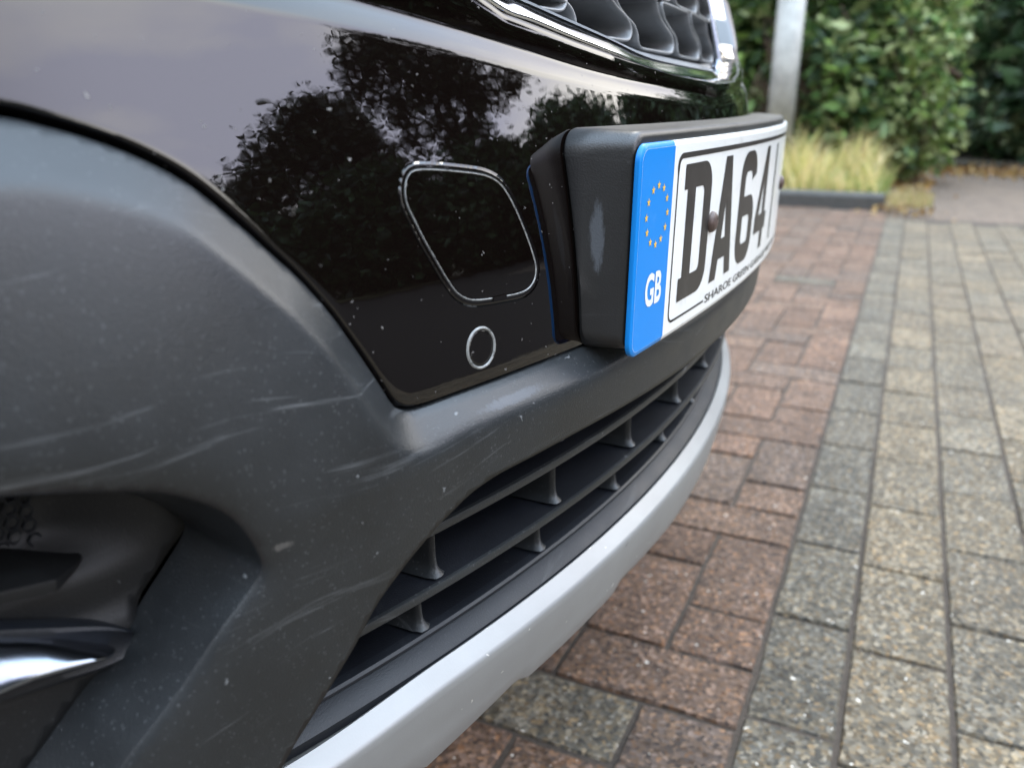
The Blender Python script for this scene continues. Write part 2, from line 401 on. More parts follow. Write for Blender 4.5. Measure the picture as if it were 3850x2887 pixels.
def drop_loose(V, F):
    used = np.unique(np.concatenate([np.asarray(f) for f in F])); mp_ = -np.ones(len(V), int); mp_[used] = np.arange(len(used))
    return np.asarray(V)[used], [tuple(int(mp_[i]) for i in f) for f in F]

# ------------------------------------------------------------------ the car
car = empty('parked_car', (-.5, .66, 0))
tag(car, 'glossy black car with dark grey lower bumper, silver lip and white number plate', 'car')

# --- painted upper bumper
edge = smooth_line(PAINT_EDGE, 330)
edge[-1] = (.66, .487)
nU = len(edge)
topY = np.interp(np.linspace(0, 1, nU), [0, .25, .45, .62, 1], [-.14, .10, .24, .36, .66])
rows = []
curl = [(.0105, -.0012), (.0085, -.0008), (.0030, -.0003), (.0010, .0003), (.0002, .0009)]   # (depth back, shift into panel) rounded lip
ev = np.gradient(edge, axis=0); nrm = np.stack([-ev[:, 1], ev[:, 0]], 1); nrm /= np.linalg.norm(nrm, axis=1)[:, None]
nrm[-1] = (0, 1)
# the panel lies above / right of the edge walked from left to right
for dp, sh in curl:
    q = edge + nrm * max(sh, -.0012); rows.append(np.stack([base(q[:, 0], q[:, 1]) - dp, q[:, 0], q[:, 1]], 1))
nV = 46
for k in range(nV):
    f = (k / (nV - 1)) ** .9
    Y = edge[:, 0] + nrm[:, 0] * .0016 * (1 - f); z0 = edge[:, 1] + nrm[:, 1] * .0016
    Y = Y + (topY - Y) * f ** 1.1
    zt = crease_z(Y); z = z0 + (zt - z0) * f
    rows.append(np.stack([base(Y, z), Y, z], 1))
Yt = rows[-1][:, 1]
zc, zu = crease_z(Yt), ridge_z(Yt)
for f in (.10, .28, .5, .72, .9):
    z = zc + (zu - zc) * f; rows.append(np.stack([paint_x(Yt, z), Yt, z], 1))
zchr = np.interp(Yt, CHL[:, 1], CHL[:, 2]) - .0035; xchr = np.interp(Yt, CHL[:, 1], CHL[:, 0]) - .001
x_r = paint_x(Yt, zu)
for f in (.02, .06, .15, .3, .5, .7, .82, .9, .96, 1.0):
    z = zu + (zchr - zu) * f; rows.append(np.stack([x_r + (xchr - x_r) * f ** 9 + .10 * (z - zu) * (1 - f ** 4), Yt, z], 1))
rows.append(rows[-1] + np.array([-.05, 0, .006]))
P = np.vstack(rows); P[np.abs(P[:, 1] - .66) < 1e-4, 1] = .66
V, F = mirror_merge(P, [f[::-1] for f in grid_faces(len(rows), nU)])
o = mesh_obj('upper_bumper', V, F, M['paint'], car, sharp=36)

# --- lower bumper in textured plastic
def cdt_patch(loops, step, jitter=.0):
    """triangulate a region (first loop outer, others holes) with an even interior grid"""
    pts = []; edges = []
    for L in loops:
        s = len(pts); pts += [tuple(p) for p in L]; edges += [(s + i, s + (i + 1) % len(L)) for i in range(len(L))]
    A = np.asarray(loops[0]); x0, y0 = A.min(0); x1, y1 = A.max(0)
    gx, gy = np.meshgrid(np.arange(x0 + step / 2, x1, step), np.arange(y0 + step / 2, y1, step))
    gx = gx + (np.arange(gx.shape[0]) % 2)[:, None] * step / 2
    G = np.stack([gx.ravel(), gy.ravel()], 1)
    allb = np.array([list(l) for L in loops for l in L])
    def inside(Q, L):
        L = np.asarray(L); c = np.zeros(len(Q), bool); n = len(L)
        for i in range(n):
            a, b = L[i], L[(i + 1) % n]
            if a[1] == b[1]: continue
            cond = ((a[1] > Q[:, 1]) != (b[1] > Q[:, 1])) & (Q[:, 0] < (b[0] - a[0]) * (Q[:, 1] - a[1]) / (b[1] - a[1]) + a[0]); c ^= cond
        return c
    k = inside(G, loops[0])
    for L in loops[1:]: k &= ~inside(G, L)
    G = G[k]; dm = np.full(len(G), 9.)
    for L in loops: dm = np.minimum(dm, pdist(G[:, 0], G[:, 1], list(L) + [L[0]]))
    G = G[dm > step * .55]
    pts += [tuple(g) for g in G]
    r = delaunay_2d_cdt([Vector(p) for p in pts], edges, [], 1, 1e-7)
    vo, fo = r[0], r[2]
    vv = np.array([tuple(v) for v in vo])
    for i, og in enumerate(r[3]):
        if og: vv[i] = pts[og[0]]
    c = np.array([vv[list(f)].mean(0) for f in fo])
    k = inside(c, loops[0])
    for L in loops[1:]: k &= ~inside(c, L)
    F = []
    for f, kk in zip(fo, k):
        if not kk: continue
        a = vv[list(f)]; ar = (a[1, 0] - a[0, 0]) * (a[2, 1] - a[0, 1]) - (a[2, 0] - a[0, 0]) * (a[1, 1] - a[0, 1])
        F.append(tuple(f) if ar > 0 else tuple(f[::-1]))
    return vv, F

opening = smooth_line(OPENING, 150); opening[0] = (.66, .4448)
fog_out = smooth_line(FOG_OUT, 200, True)
fog_in = smooth_line(FOG_IN, 200, True)
paA = smooth_line(PA, 200); paA[-1] = (.66, .486)
left = [(-.14, .55), (-.14, .48), (-.14, .40), (-.14, .33), (-.13, .262), (-.05, .262), (.05, .262), (.12, .262)]
loopA = [tuple(p) for p in paA[::-1]] + resample([paA[0]] + left[:5], 60).tolist()[1:] + resample(left[4:] + [opening[-1]], 60).tolist()[1:-1] + [tuple(p) for p in opening[::-1]]
# seam column
loopA = loopA + [(.66, z) for z in np.linspace(.4448, .486, 10)[1:-1]]
loopA = [tuple(map(float, p)) for p in loopA]
vv, F = cdt_patch([loopA, [tuple(map(float, p)) for p in fog_out]], .0026)
X = skin(vv[:, 0], vv[:, 1])
V = np.stack([X, vv[:, 0], vv[:, 1]], 1)
parts_V = [V]; Fs = list(F); off = len(V)
def key(p): return (round(float(p[0]), 6), round(float(p[1]), 6))
look = {key(p): i for i, p in enumerate(vv)}
def strip(line, offs, closed, flip):
    """extrude the boundary line (Y,z) into rows given as (dx, shift along inward normal)"""
    global off
    n = len(line); first = [look.get(key(p)) for p in line]
    rows_ = [first]
    ev = (np.roll(line, -1, 0) - np.roll(line, 1, 0)) if closed else np.gradient(line, axis=0)
    nm = np.stack([-ev[:, 1], ev[:, 0]], 1); nm /= np.linalg.norm(nm, axis=1)[:, None] + 1e-12
    if not closed: nm[0] = (0, np.sign(nm[0, 1]))
    x0 = skin(line[:, 0], line[:, 1])
    for dx, sh in offs:
        q = line + nm * sh; v = np.stack([x0 + dx, q[:, 0], q[:, 1]], 1); parts_V.append(v); rows_.append(list(range(off, off + n))); off += n
    for a, b in zip(rows_[:-1], rows_[1:]):
        for i in range(n if closed else n - 1):
            j = (i + 1) % n
            if None in (a[i], a[j]): continue
            f = (a[i], a[j], b[j], b[i]); Fs.append(f[::-1] if flip else f)
# rolled edge of the intake opening, and the skirt under the paint
strip(opening, [(-.0008, -.0009), (-.0024, -.0014), (-.012, -.0006)], False, False)
strip(paA, [(-.0012, .0004), (-.012, .001)], False, True)
# fog lamp recess wall: a fillet, then a wall running back to the floor outline
fo = fog_out; n = len(fo); fi = fog_in
x0 = skin(fo[:, 0], fo[:, 1]); xi = base(fi[:, 0], fi[:, 1]) - .034
prev = [look[key(p)] for p in fo]
for t, s in ((.04, .05), (.12, .12), (.24, .21), (.40, .34), (.58, .52), (.78, .75), (1.0, 1.0)):
    # s: travel across, t: travel back (rounded shoulder)
    q = fo + (fi - fo) * s; xx = x0 + (xi - x0) * t
    v = np.stack([xx, q[:, 0], q[:, 1]], 1); parts_V.append(v); cur = list(range(off, off + n)); off += n
    for i in range(n):
        j = (i + 1) % n; Fs.append((prev[i], cur[i], cur[j], prev[j]))
    prev = cur
P = np.vstack(parts_V); P[np.abs(P[:, 1] - .66) < 2e-4, 1] = .66
V, F = mirror_merge(P, Fs); V, F = drop_loose(V, F)
lower = mesh_obj('lower_bumper', V, F, M['plastic'], car)
import bmesh
bm = bmesh.new(); bm.from_mesh(lower.data); bmesh.ops.recalc_face_normals(bm, faces=bm.faces)
bm.faces.ensure_lookup_table()
if sum(f.normal.x * f.calc_area() for f in bm.faces) < 0: bmesh.ops.reverse_faces(bm, faces=bm.faces)
bm.to_mesh(lower.data); bm.free()

# --- fog lamp insert
FI = [(-.05, .498), (.03, .502), (.09, .501), (.13, .496), (.165, .486), (.184, .477), (.1947, .4679), (.2005, .4598), (.2015, .4560), (.1996, .4516), (.1925, .4421), (.185, .4335), (.1812, .4290),
      (.1790, .4245), (.1800, .4195), (.1805, .4150), (.1795, .4110), (.176, .4075), (.171, .4065), (.1625, .4065), (.1575, .4030), (.1455, .3905), (.1315, .376), (.114, .360), (.09, .351), (.03, .347), (-.045, .350), (-.056, .42)]
fl = smooth_line(FI, 190, True)
fc = np.array([.06, .44]); grow = (fl - fc) / np.linalg.norm(fl - fc, axis=1)[:, None]
fl = fl + grow * (.0035 * sstep(.444, .458, fl[:, 1]))[:, None]
vv, F = cdt_patch([[tuple(map(float, p)) for p in fl[::-1]]], .0032)
def insert_x(Y, z):
    x = base(Y, z) - .0355 + .004 * (1 - sstep(.424, .434, z))
    return x - .016 * sstep(.197, .165, Y) * sstep(.446, .466, z) * (1 - .7 * sstep(.478, .492, z))
V = np.stack([insert_x(vv[:, 0], vv[:, 1]), vv[:, 0], vv[:, 1]], 1)
look = {key(p): i for i, p in enumerate(vv)}; off = len(V); L = [look[key(p)] for p in fl]
cen = fl.mean(0); r1 = fl + (cen - fl) * -.006
v1 = np.stack([insert_x(fl[:, 0], fl[:, 1]) - .004, r1[:, 0], r1[:, 1]], 1)
F = list(F) + [(L[i], L[(i + 1) % len(L)], off + (i + 1) % len(L), off + i) for i in range(len(L))]
ins = mesh_obj('fog_lamp_insert', np.vstack([V, v1]), F, M['insert'], car)
# fin above the blade: a wedge with a sharp nose
fin = MB(); ys = np.concatenate([np.linspace(-.03, .150, 16), np.linspace(.153, .1712, 12)]); rowsf = []
for y in ys:
    t = float(np.clip((.1712 - y) / .018, 0, 1)) ** .8; e = .4590 - .133 * (y - .1386) if y > .1386 else .4590 + .15 * (.1386 - y)
    b0 = float(base(y, .458)); xb = b0 - .052; xf = b0 - .0415 + (.0185) * t
    rowsf.append([(xb, y, e + .0062 * t), (xf - .002, y, e + .0008), (xf, y, e), (xf + .0003, y, e - .0012), (xf - .0006, y, e - .0012 - .0036 * t), (xb, y, e - .0066 * t - .001)])
fin.add(np.array(rowsf).reshape(-1, 3), [f[::-1] for f in grid_faces(len(ys), 6)])
fin.build('fin', M['insert'], ins, sharp=28)
# honeycomb screen behind the fin
hx = MB()
for i in range(16):
    for j in range(5):
        cy = .1625 - i * .0048; cz = .4625 + j * .0056 + (i % 2) * .0028
        x = float(insert_x(cy, cz)) + .0012
        ring = []
        for r in (.0030, .0021):
            for k in range(6):
                a = math.pi / 3 * k; ring.append((x, cy + r * math.cos(a), cz + r * math.sin(a)))
        ring += [(p[0] - .002, p[1], p[2]) for p in ring[6:12]]
        hx.add(ring, [(k, (k + 1) % 6, 6 + (k + 1) % 6, 6 + k) for k in range(6)] + [(6 + k, 6 + (k + 1) % 6, 12 + (k + 1) % 6, 12 + k) for k in range(6)])
hx.build('honeycomb_screen', M['slat'], ins, smooth=False)
# raised dark bezel with a hard ledge, and the chrome blade set in it
def closing(y, tip, r):                       # 1 away from the tip, rounding off to 0 at it
    return math.sqrt(max(0.0, 1 - max(0.0, 1 - (tip - y) / r) ** 2)) if y < tip else 0.0
ys = np.concatenate([np.linspace(0, .150, 24), .150 + .0274 * np.sin(np.linspace(0, math.pi / 2, 22)[1:])]); V = []
prof_b = [(0, 0), (.02, .55), (.06, .92), (.12, 1.0), (.24, .86), (.5, .8), (.76, .82), (.88, .95), (.94, .85), (.985, .4), (1, 0)]
for y in ys:
    ye = max(y, .115); zt = .4277 + (.174 - ye) * .48; zb = .4105 + (.168 - y) * .09; mid = .4188 + max(0, .1774 - ye) * .3; k = closing(y, .1774, .017)
    zt = mid + (zt - mid) * k; zb = mid + (zb - mid) * k
    for v_, h in prof_b:
        z = zt + (zb - zt) * v_; V.append((float(base(y, z)) - .034 + .0085 * h * min(1, k * 1.6), y, z))
mesh_obj('blade_surround', V, [f for f in grid_faces(len(ys), len(prof_b))], M['slat'], ins, sharp=42)
ys = np.concatenate([np.linspace(0, .144, 24), .144 + .0222 * np.sin(np.linspace(0, math.pi / 2, 20)[1:])]); V = []
for y in ys:
    k = closing(y, .1662, .020)
    ye = max(y, .115); zt = .4268 + (.1624 - ye) * .55; zb = .4182 + max(0, (.150 - ye)) * .19; rg = .4246 + (.160 - ye) * .12; mid = .4215
    hs = max(.85, .85 * (zt - rg) / .0138)
    zt, zb, rg = (mid + (q - mid) * k for q in (zt, zb, rg))
    for q, h in ((zt, -.004), (zt, .0), (zt + (rg - zt) * .45, .0075), (zt + (rg - zt) * .80, .0125), (zt + (rg - zt) * .94, .0138), (rg + (zb - rg) * .10, .0138), (rg + (zb - rg) * .25, .0125), (rg + (zb - rg) * .6, .0080), (zb, .0), (zb, -.004)):
        V.append((float(base(y, q)) - .0262 + (h * hs * min(1, k * 1.3)), y, q))
mesh_obj('chrome_blade', V, grid_faces(len(ys), 10), M['satin'], ins, sharp=60)

# --- lower intake: dark box, two slats, ribs, sill, silver lip
def sweep(profile, y0, y1, n, name, m, parent, sharp=40, capends=True, zf=None, front=None):
    """profile: (offset from base surface, z) points swept along Y"""
    ys = np.linspace(y0, y1, n); k = len(profile); V = []
    for y in ys:
        b = -.121 - plan(y)
        for o_, z in profile: V.append((b + o_, y, z + (zf(y, z) if zf else 0)))
    F = [f[::-1] for f in grid_faces(n, k)]
    if capends: F += [tuple(range(k)), tuple((n - 1) * k + i for i in range(k))[::-1]]
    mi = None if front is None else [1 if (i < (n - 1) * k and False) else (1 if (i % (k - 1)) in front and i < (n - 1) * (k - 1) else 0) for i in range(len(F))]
    return mesh_obj(name, V, F, m, parent, sharp=sharp, midx=mi)
grille = sweep([(-.080, .47), (-.080, .30)], .10, 1.22, 60, 'lower_grille', M['dark'], car, capends=False)
def slat(zf_, o0, yl):
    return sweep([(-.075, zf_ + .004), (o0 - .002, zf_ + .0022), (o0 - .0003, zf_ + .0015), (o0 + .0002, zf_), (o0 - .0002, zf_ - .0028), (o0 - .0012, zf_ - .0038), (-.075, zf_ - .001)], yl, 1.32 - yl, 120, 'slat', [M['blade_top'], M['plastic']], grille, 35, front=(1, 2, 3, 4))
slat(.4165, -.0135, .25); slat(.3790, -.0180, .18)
def rib(y, z0, z1, o0):
    n = 14; V = []
    zs = np.linspace(z0, z1, n)
    for z in zs:
        fl_ = .0012 + .0045 * math.exp(-(z - z0) / .0028) + .001 * math.exp(-(z1 - z) / .002)
        fr = .004 * math.exp(-(z - z0) / .004)
        for yy, dx in ((-fl_, -.048), (-fl_, -.004 + fr * .3), (-fl_ * .75, -.0012 + fr), (-fl_ * .2, fr), (fl_ * .2, fr), (fl_ * .75, -.0012 + fr), (fl_, -.004 + fr * .3), (fl_, -.048)):
            b = -.121 - plan(y) + o0; V.append((b + dx, y + yy, z))
    F = [f[::-1] for f in grid_faces(n, 8)]
    mesh_obj('rib', V, F, M['plastic'], grille, sharp=60)
for k in range(8):
    y = .313 + .1020 * k
    if y > 1.02: break
    rib(y, .3830, .4135, -.024); rib(y + .000, .3475, .3760, -.034); rib(y + .007, .4205, .452, -.027)
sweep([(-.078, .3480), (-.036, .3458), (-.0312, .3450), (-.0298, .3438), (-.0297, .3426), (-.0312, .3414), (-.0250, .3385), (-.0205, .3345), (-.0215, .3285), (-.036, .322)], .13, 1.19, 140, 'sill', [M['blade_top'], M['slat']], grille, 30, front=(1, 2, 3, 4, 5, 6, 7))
# silver lip
n = 420; ys = np.linspace(.15, 1.17, n)
notch = lambda c, w, y: sstep(c - w, c - w * .45, y) * (1 - sstep(c + w * .45, c + w, y))
def lip_low(y):
    yf = .66 - abs(y - .66)
    return .2835 + .0075 * (sstep(.37, .352, yf) * sstep(.285, .30, yf) * .0) + .006 * notch(.383, .014, yf) * 0 - .0035 * sstep(.345, .385, yf) * 0
V = []
for y in ys:
    yf = .66 - abs(y - .66); b = -.121 - plan(y); lift = -.005 * sstep(.31, .22, yf)
    # the lower edge is a shallow sawtooth
    lo = float(np.interp(yf, [.15, .278, .286, .293, .362, .368, .378, .480, .494, .60, .66], [.281, .281, .2795, .2745, .2835, .2835, .2790, .2805, .2855, .2805, .2805]))
    zc_ = .3250 + lift
    for o_, z in ((-.0480, zc_ + .006), (-.0215, zc_ + .0065), (-.0198, zc_ + .0085), (-.0186, zc_ + .0090), (-.0140, zc_ + .0050), (-.0106, zc_ + .0020), (-.0095, zc_ + .0009), (-.0089, zc_ - .0008), (-.0093, zc_ - .0050),
                  (-.0102, .311 + lift), (-.0118, .303 + lift), (-.0138, .293 + lift), (-.0158, lo + .0012 + lift), (-.0166, lo + lift), (-.021, lo - .0002 + lift), (-.048, lo + .004 + lift)):
        V.append((b + o_, y, z))
k = 16; F = [f[::-1] for f in grid_faces(n, k)] + [tuple(range(k)), tuple((n - 1) * k + i for i in range(k))[::-1]]
mesh_obj('silver_lip', V, F, M['silver'], car, sharp=38)

# --- tow eye cover and parking sensor on the paint
HT = [(.2881, .5749), (.2889, .5815), (.2922, .5862), (.2975, .5877), (.3093, .5869), (.3271, .5845), (.3366, .5825), (.3441, .5788), (.3492, .5727), (.3539, .5637), (.3587, .5522), (.3618, .5430), (.3629, .5374), (.3615, .5322),
      (.3573, .5284), (.3499, .5267), (.3366, .5272), (.3219, .5284), (.3142, .5302), (.3082, .5341), (.3037, .5404), (.2997, .5478), (.2941, .5589), (.2908, .5670)]
hl = smooth_line(HT, 150, True)
cen = hl.mean(0); hn = np.roll(hl, -1, 0) - np.roll(hl, 1, 0); hn = np.stack([hn[:, 1], -hn[:, 0]], 1); hn /= np.linalg.norm(hn, axis=1)[:, None]
if ((hl + hn - cen) ** 2).sum() < ((hl - cen) ** 2).sum(): hn = -hn          # hn points outwards
def ring_rows(line, nm, spec, fn=base):
    R = []
    for sh, dx in spec:
        q = line + nm * sh; R.append(np.stack([fn(q[:, 0], q[:, 1]) + dx, q[:, 0], q[:, 1]], 1))
    return R
def cap_patch(line, nm, inner_sh, fn, dx, step):
    ii = line + nm * inner_sh
    vv, F = cdt_patch([[tuple(map(float, p)) for p in (ii if nm_area(ii) > 0 else ii[::-1])]], step)
    return ii, vv, F
def nm_area(L): return .5 * np.sum(L[:, 0] * np.roll(L[:, 1], -1) - np.roll(L[:, 0], -1) * L[:, 1])
if nm_area(hl) < 0: hl = hl[::-1]; hn = hn[::-1]
def capped(name, line, nm, spec, m, parent, step=.003, fn=base):
    """spec rows from the inside outwards: (shift, dx); the first row bounds the flat cap"""
    ii, vv, F = cap_patch(line, nm, spec[0][0], fn, spec[0][1], step)
    V = np.stack([fn(vv[:, 0], vv[:, 1]) + spec[0][1], vv[:, 0], vv[:, 1]], 1); lk = {key(p): i for i, p in enumerate(vv)}
    prev = [lk[key(p)] for p in ii]; Vs = [V]; o_ = len(V); F = list(F); n = len(ii)
    for R in ring_rows(line, nm, spec[1:], fn):
        cur = list(range(o_, o_ + n)); o_ += n; Vs.append(R)
        for i in range(n):
            j = (i + 1) % n; F.append((prev[i], cur[i], cur[j], prev[j]))
        prev = cur
    return mesh_obj(name, np.vstack(Vs), F, m, parent)
def band(name, line, nm, spec, m, parent, fn=base):
    R = ring_rows(line, nm, spec, fn); n = len(line); F = []
    for r in range(len(R) - 1):
        for i in range(n):
            j = (i + 1) % n; F.append((r * n + i, (r + 1) * n + i, (r + 1) * n + j, r * n + j))
    return mesh_obj(name, np.vstack(R), F, m, parent)
hatch = capped('tow_eye_cover', hl, hn, [(-.0030, .00015), (-.0015, .00015), (-.0008, .00015), (-.0005, .00015)], M['paint'], car)
band('cover_gap', hl, hn, [(-.0006, .0003), (.0001, .0003)], M['dark'], hatch)
band('cover_rim', hl, hn, [(.0, .0003), (.0001, .0005), (.0003, .0005), (.0005, .0003), (.0006, .0001)], M['chip'], hatch)
tb = MB(); tb.box(-.0002, .0011, .3295, .3385, .5266, .5284)
tv = np.array(tb.V); tv[:, 0] += base(tv[:, 1], tv[:, 2]); mesh_obj('pry_notch', tv, tb.F, M['paint'], hatch, smooth=False)
a = np.linspace(0, 2 * math.pi, 64, endpoint=False)
sl = np.stack([.3199 + .0088 * np.cos(a), .5064 + .0094 * np.sin(a)], 1); sn_ = np.stack([np.cos(a), np.sin(a)], 1)
sens = capped('parking_sensor', sl, sn_, [(-.0030, .0001), (-.0020, .0001), (-.0014, .0001), (-.0010, -.0004)], M['paint'], car)
band('sensor_ring', sl, sn_, [(-.0007, .0001), (-.0005, .0006), (.0000, .0008), (.0004, .0006), (.0007, .0001)], M['chip'], sens)
band('sensor_gap', sl, sn_, [(-.0012, .0002), (-.0009, .0002)], M['dark'], sens)

# --- number plate and its holder. s runs along the plate, v up it, d out from its face
PS = np.linspace(-30, 560, 1181)
TH = (0.557643567 - 0.44358) - 1.91531740e-4 * PS - 7.79314992e-7 * PS ** 2
px_ = np.cumsum(np.sin(TH)) * .5; py_ = np.cumsum(np.cos(TH)) * .5; i0 = int(np.argmin(np.abs(PS)))
px_ += -121.6 - px_[i0]; py_ += 400.3 - py_[i0]
def plate(s, v, d=0.0):
    s = np.asarray(s, float); x = np.interp(s, PS, px_); y = np.interp(s, PS, py_); t = np.interp(s, PS, TH)
    v = np.asarray(v, float) + 0 * s; d = np.asarray(d, float) + 0 * s
    lean = -.0104
    return np.stack([(x + np.cos(t) * d - v * math.sin(lean)) / 1000, (y - np.sin(t) * d) / 1000, (483.2 + v * math.cos(lean)) / 1000], -1)
def rrect(s0, s1, v0, v1, r, seg=8, step=6.0):
    P = []
    for cx, cy, a0 in ((s1 - r, v0 + r, -90), (s1 - r, v1 - r, 0), (s0 + r, v1 - r, 90), (s0 + r, v0 + r, 180)):
        for k in range(seg + 1):
            t = math.radians(a0 + 90 * k / seg); P.append((cx + r * math.cos(t), cy + r * math.sin(t)))
    P = np.array(P); out = []
    for i in range(len(P)):
        a_, b_ = P[i], P[(i + 1) % len(P)]; m_ = max(1, int(np.linalg.norm(b_ - a_) / step))
        for k in range(m_): out.append(a_ + (b_ - a_) * k / m_)
    return np.array(out)
def map_patch(name, loops, d, mats, parent, step=6.0, midx_fn=None, smooth=True):
    loops = [[tuple(map(float, p)) for p in (L if nm_area(np.asarray(L)) > 0 else np.asarray(L)[::-1])] for L in loops]
    vv, F = cdt_patch(loops, step)
    V = plate(vv[:, 0], vv[:, 1], d)
    F = [f for f in F]
    mi = None
    if midx_fn: mi = [midx_fn(vv[list(f)].mean(0)) for f in F]
    return mesh_obj(name, V, F, mats, parent, smooth, mi)
def densify(L, step=3.0, closed=True):
    L = np.asarray(L, float); out = []
    for i in range(len(L) if closed else len(L) - 1):
        a_, b_ = L[i], L[(i + 1) % len(L)]; m_ = max(1, int(np.linalg.norm(b_ - a_) / step))
        for k in range(m_): out.append(a_ + (b_ - a_) * k / m_)
    return np.array(out)

SB = 46.38; SD = 65.35; LO = 57.92 - 39.5
outer = rrect(0, 520, 0, 111, 9); inner_ = rrect(2.4, 517.6, 2.4, 108.6, 7)
# plate body: face, bevelled edge, back
Vp = []; Fp = []; Mp = []
nO = len(outer); inn = []
for p in outer:
    c = np.array([min(max(p[0], 9), 511), min(max(p[1], 9), 102)]); dr = p - c; L_ = np.linalg.norm(dr); inn.append(c + dr * (1 - 2.6 / 9))
inn = np.array(inn)
ring = [(outer, -2.4), (outer, -.2), (outer + (inn - outer) * .18, .25), (inn, .75)]
for L_, d_ in ring: Vp.append(plate(L_[:, 0], L_[:, 1], d_))
for r in range(3):
    for i in range(nO):
        j = (i + 1) % nO; Fp.append((r * nO + i, r * nO + j, (r + 1) * nO + j, (r + 1) * nO + i)); Mp.append(1 if .5 * (outer[i, 0] + outer[j, 0]) < SB else 0)
white_loop = densify([(SB, 2.6), (SB, 108.4)], 3, False)
face_l = [tuple(p) for p in inn if p[0] < SB - 1]; face_r = [p for p in inn if p[0] > SB + 1]
vv, Ff = cdt_patch([[tuple(map(float, p)) for p in inn]], 5.0)
lk = {key(p): i for i, p in enumerate(vv)}; o_ = 4 * nO
Vp.append(plate(vv[:, 0], vv[:, 1], .75)); Fp += [tuple(o_ + i for i in f) for f in Ff]; Mp += [0] * len(Ff)
number_plate = mesh_obj('number_plate', np.vstack(Vp), Fp, [M['white'], M['blue']], car, True, Mp, sharp=50)
bl_ = rrect(2.7, SB, 2.7, 108.3, 6.5)
bl_ = np.array([(SB if p[0] > SB - 6.6 and False else p[0], p[1]) for p in bl_])
sq = [(p[0], p[1]) for p in rrect(2.7, 90, 2.7, 108.3, 6.5, step=3) if p[0] < SB]
i_top = [p for p in sq if p[1] > 55]; 
sq = densify(sorted([p for p in sq], key=lambda p: math.atan2(p[1] - 55, p[0] - 30)), 3)
# close the band straight along SB
bandloop = [p for p in sq] 
bandloop = np.array(sorted([tuple(p) for p in bandloop] + [(SB, v) for v in np.linspace(2.7, 108.3, 30)], key=lambda p: math.atan2(p[1] - 55, (p[0] - 25))))
bandloop = np.array([p for p in bandloop if (p[0] >= SB - 1e-6) or p[0] < 8 or p[1] < 6 or p[1] > 105])
map_patch('country_band', [bandloop], .80, M['blue'], number_plate, 5.0)
# clear bevel glint along the top and left of the band
def poly(name, L, m, d=1.0, holes=(), step=4.0, par=None):
    return map_patch(name, [densify(L)] + [densify(h) for h in holes], d, m, par or number_plate, step)
def arc(cx, cy, rx, ry, a0, a1, n=10):
    return [(cx + rx * math.cos(math.radians(a0 + (a1 - a0) * k / n)), cy + ry * math.sin(math.radians(a0 + (a1 - a0) * k / n))) for k in range(n + 1)]
def sh(L, s, v=LO): return [(s + p[0], v + p[1]) for p in L]
# the four characters
Dl = [(0, 0)] + arc(34, 16, 16, 16, -90, 0) + arc(34, 63, 16, 16, 0, 90) + [(0, 79), (0, 65), (5.5, 65), (5.5, 14), (0, 14)]
Dh = [(19.5, 14)] + arc(31, 19, 5, 5, -90, 0, 6) + arc(31, 60, 5, 5, 0, 90, 6) + [(19.5, 65)]
poly('letter', sh(Dl, SD), M['ink'], holes=[sh(Dh, SD)])
Al = [(0, 0), (14, 0), (17.2, 13), (32.8, 13), (36, 0), (50, 0), (32.5, 79), (17.5, 79)]
Ah = [(20.2, 26.5), (29.8, 26.5), (25, 50)]
poly('letter', sh(Al, SD + 61), M['ink'], holes=[sh(Ah, SD + 61)])
Sx = arc(18, 18, 18, 18, 180, 270) + arc(32, 18, 18, 18, 270, 360) + arc(33, 31, 17, 17, 0, 90) + [(14, 48)] + arc(19.5, 59, 5.5, 6, 180, 90, 6) + arc(29, 60, 6.5, 5, 90, 10, 6) + [(36, 58), (50, 62)] + arc(32, 62, 18, 17, 10, 90) + arc(18, 61, 18, 18, 90, 180)
Sh = arc(19, 19, 5, 5, 180, 270, 6) + arc(31, 19, 5, 5, 270, 360, 6) + arc(31, 29, 5, 5, 0, 90, 6) + [(14, 34)]
poly('letter', sh(Sx, SD + 122), M['ink'], holes=[sh(Sh, SD + 122)])
Fo = [(28, 0), (41, 0), (41, 14.5), (50, 14.5), (50, 28), (41, 28), (41, 79), (28, 79), (0, 27), (0, 14.5), (28, 14.5)]
Fh = [(14, 28), (28, 28), (28, 55)]
poly('letter', sh(Fo, SD + 183), M['ink'], holes=[sh(Fh, SD + 183)])
# the first upright of the figure that starts beyond the turn of the plate
poly('letter', sh([(0, 0), (7, 0), (7, 79), (0, 79)], 331), M['ink'])
# thin black border, broken for the garage name under the figures
def border():
    s0, s1, v0, v1, r = SB + 7.0, 513, 8.5, 102.5, 6
    a1 = [(118, v0), (s0 + r, v0)] + arc(s0 + r, v0 + r, r, r, 270, 180, 6) + arc(s0 + r, v1 - r, r, r, 180, 90, 6) + arc(s1 - r, v1 - r, r, r, 90, 0, 6) + arc(s1 - r, v0 + r, r, r, 0, -90, 6) + [(402, v0)]
    L = densify(a1, 4, False); L = np.vstack([L, [a1[-1]]]); t = np.gradient(L, axis=0); nn = np.stack([-t[:, 1], t[:, 0]], 1); nn /= np.linalg.norm(nn, axis=1)[:, None]
    wd = np.where(L[:, 1] > 95, 1.5, .75)[:, None]
    A_ = L + nn * wd; B_ = L - nn * wd
    V = np.vstack([plate(A_[:, 0], A_[:, 1], .98), plate(B_[:, 0], B_[:, 1], .98)]); n = len(L)
    return mesh_obj('plate_border', V, [(i, i + 1, n + i + 1, n + i) for i in range(n - 1)], M['ink'], number_plate)
border()
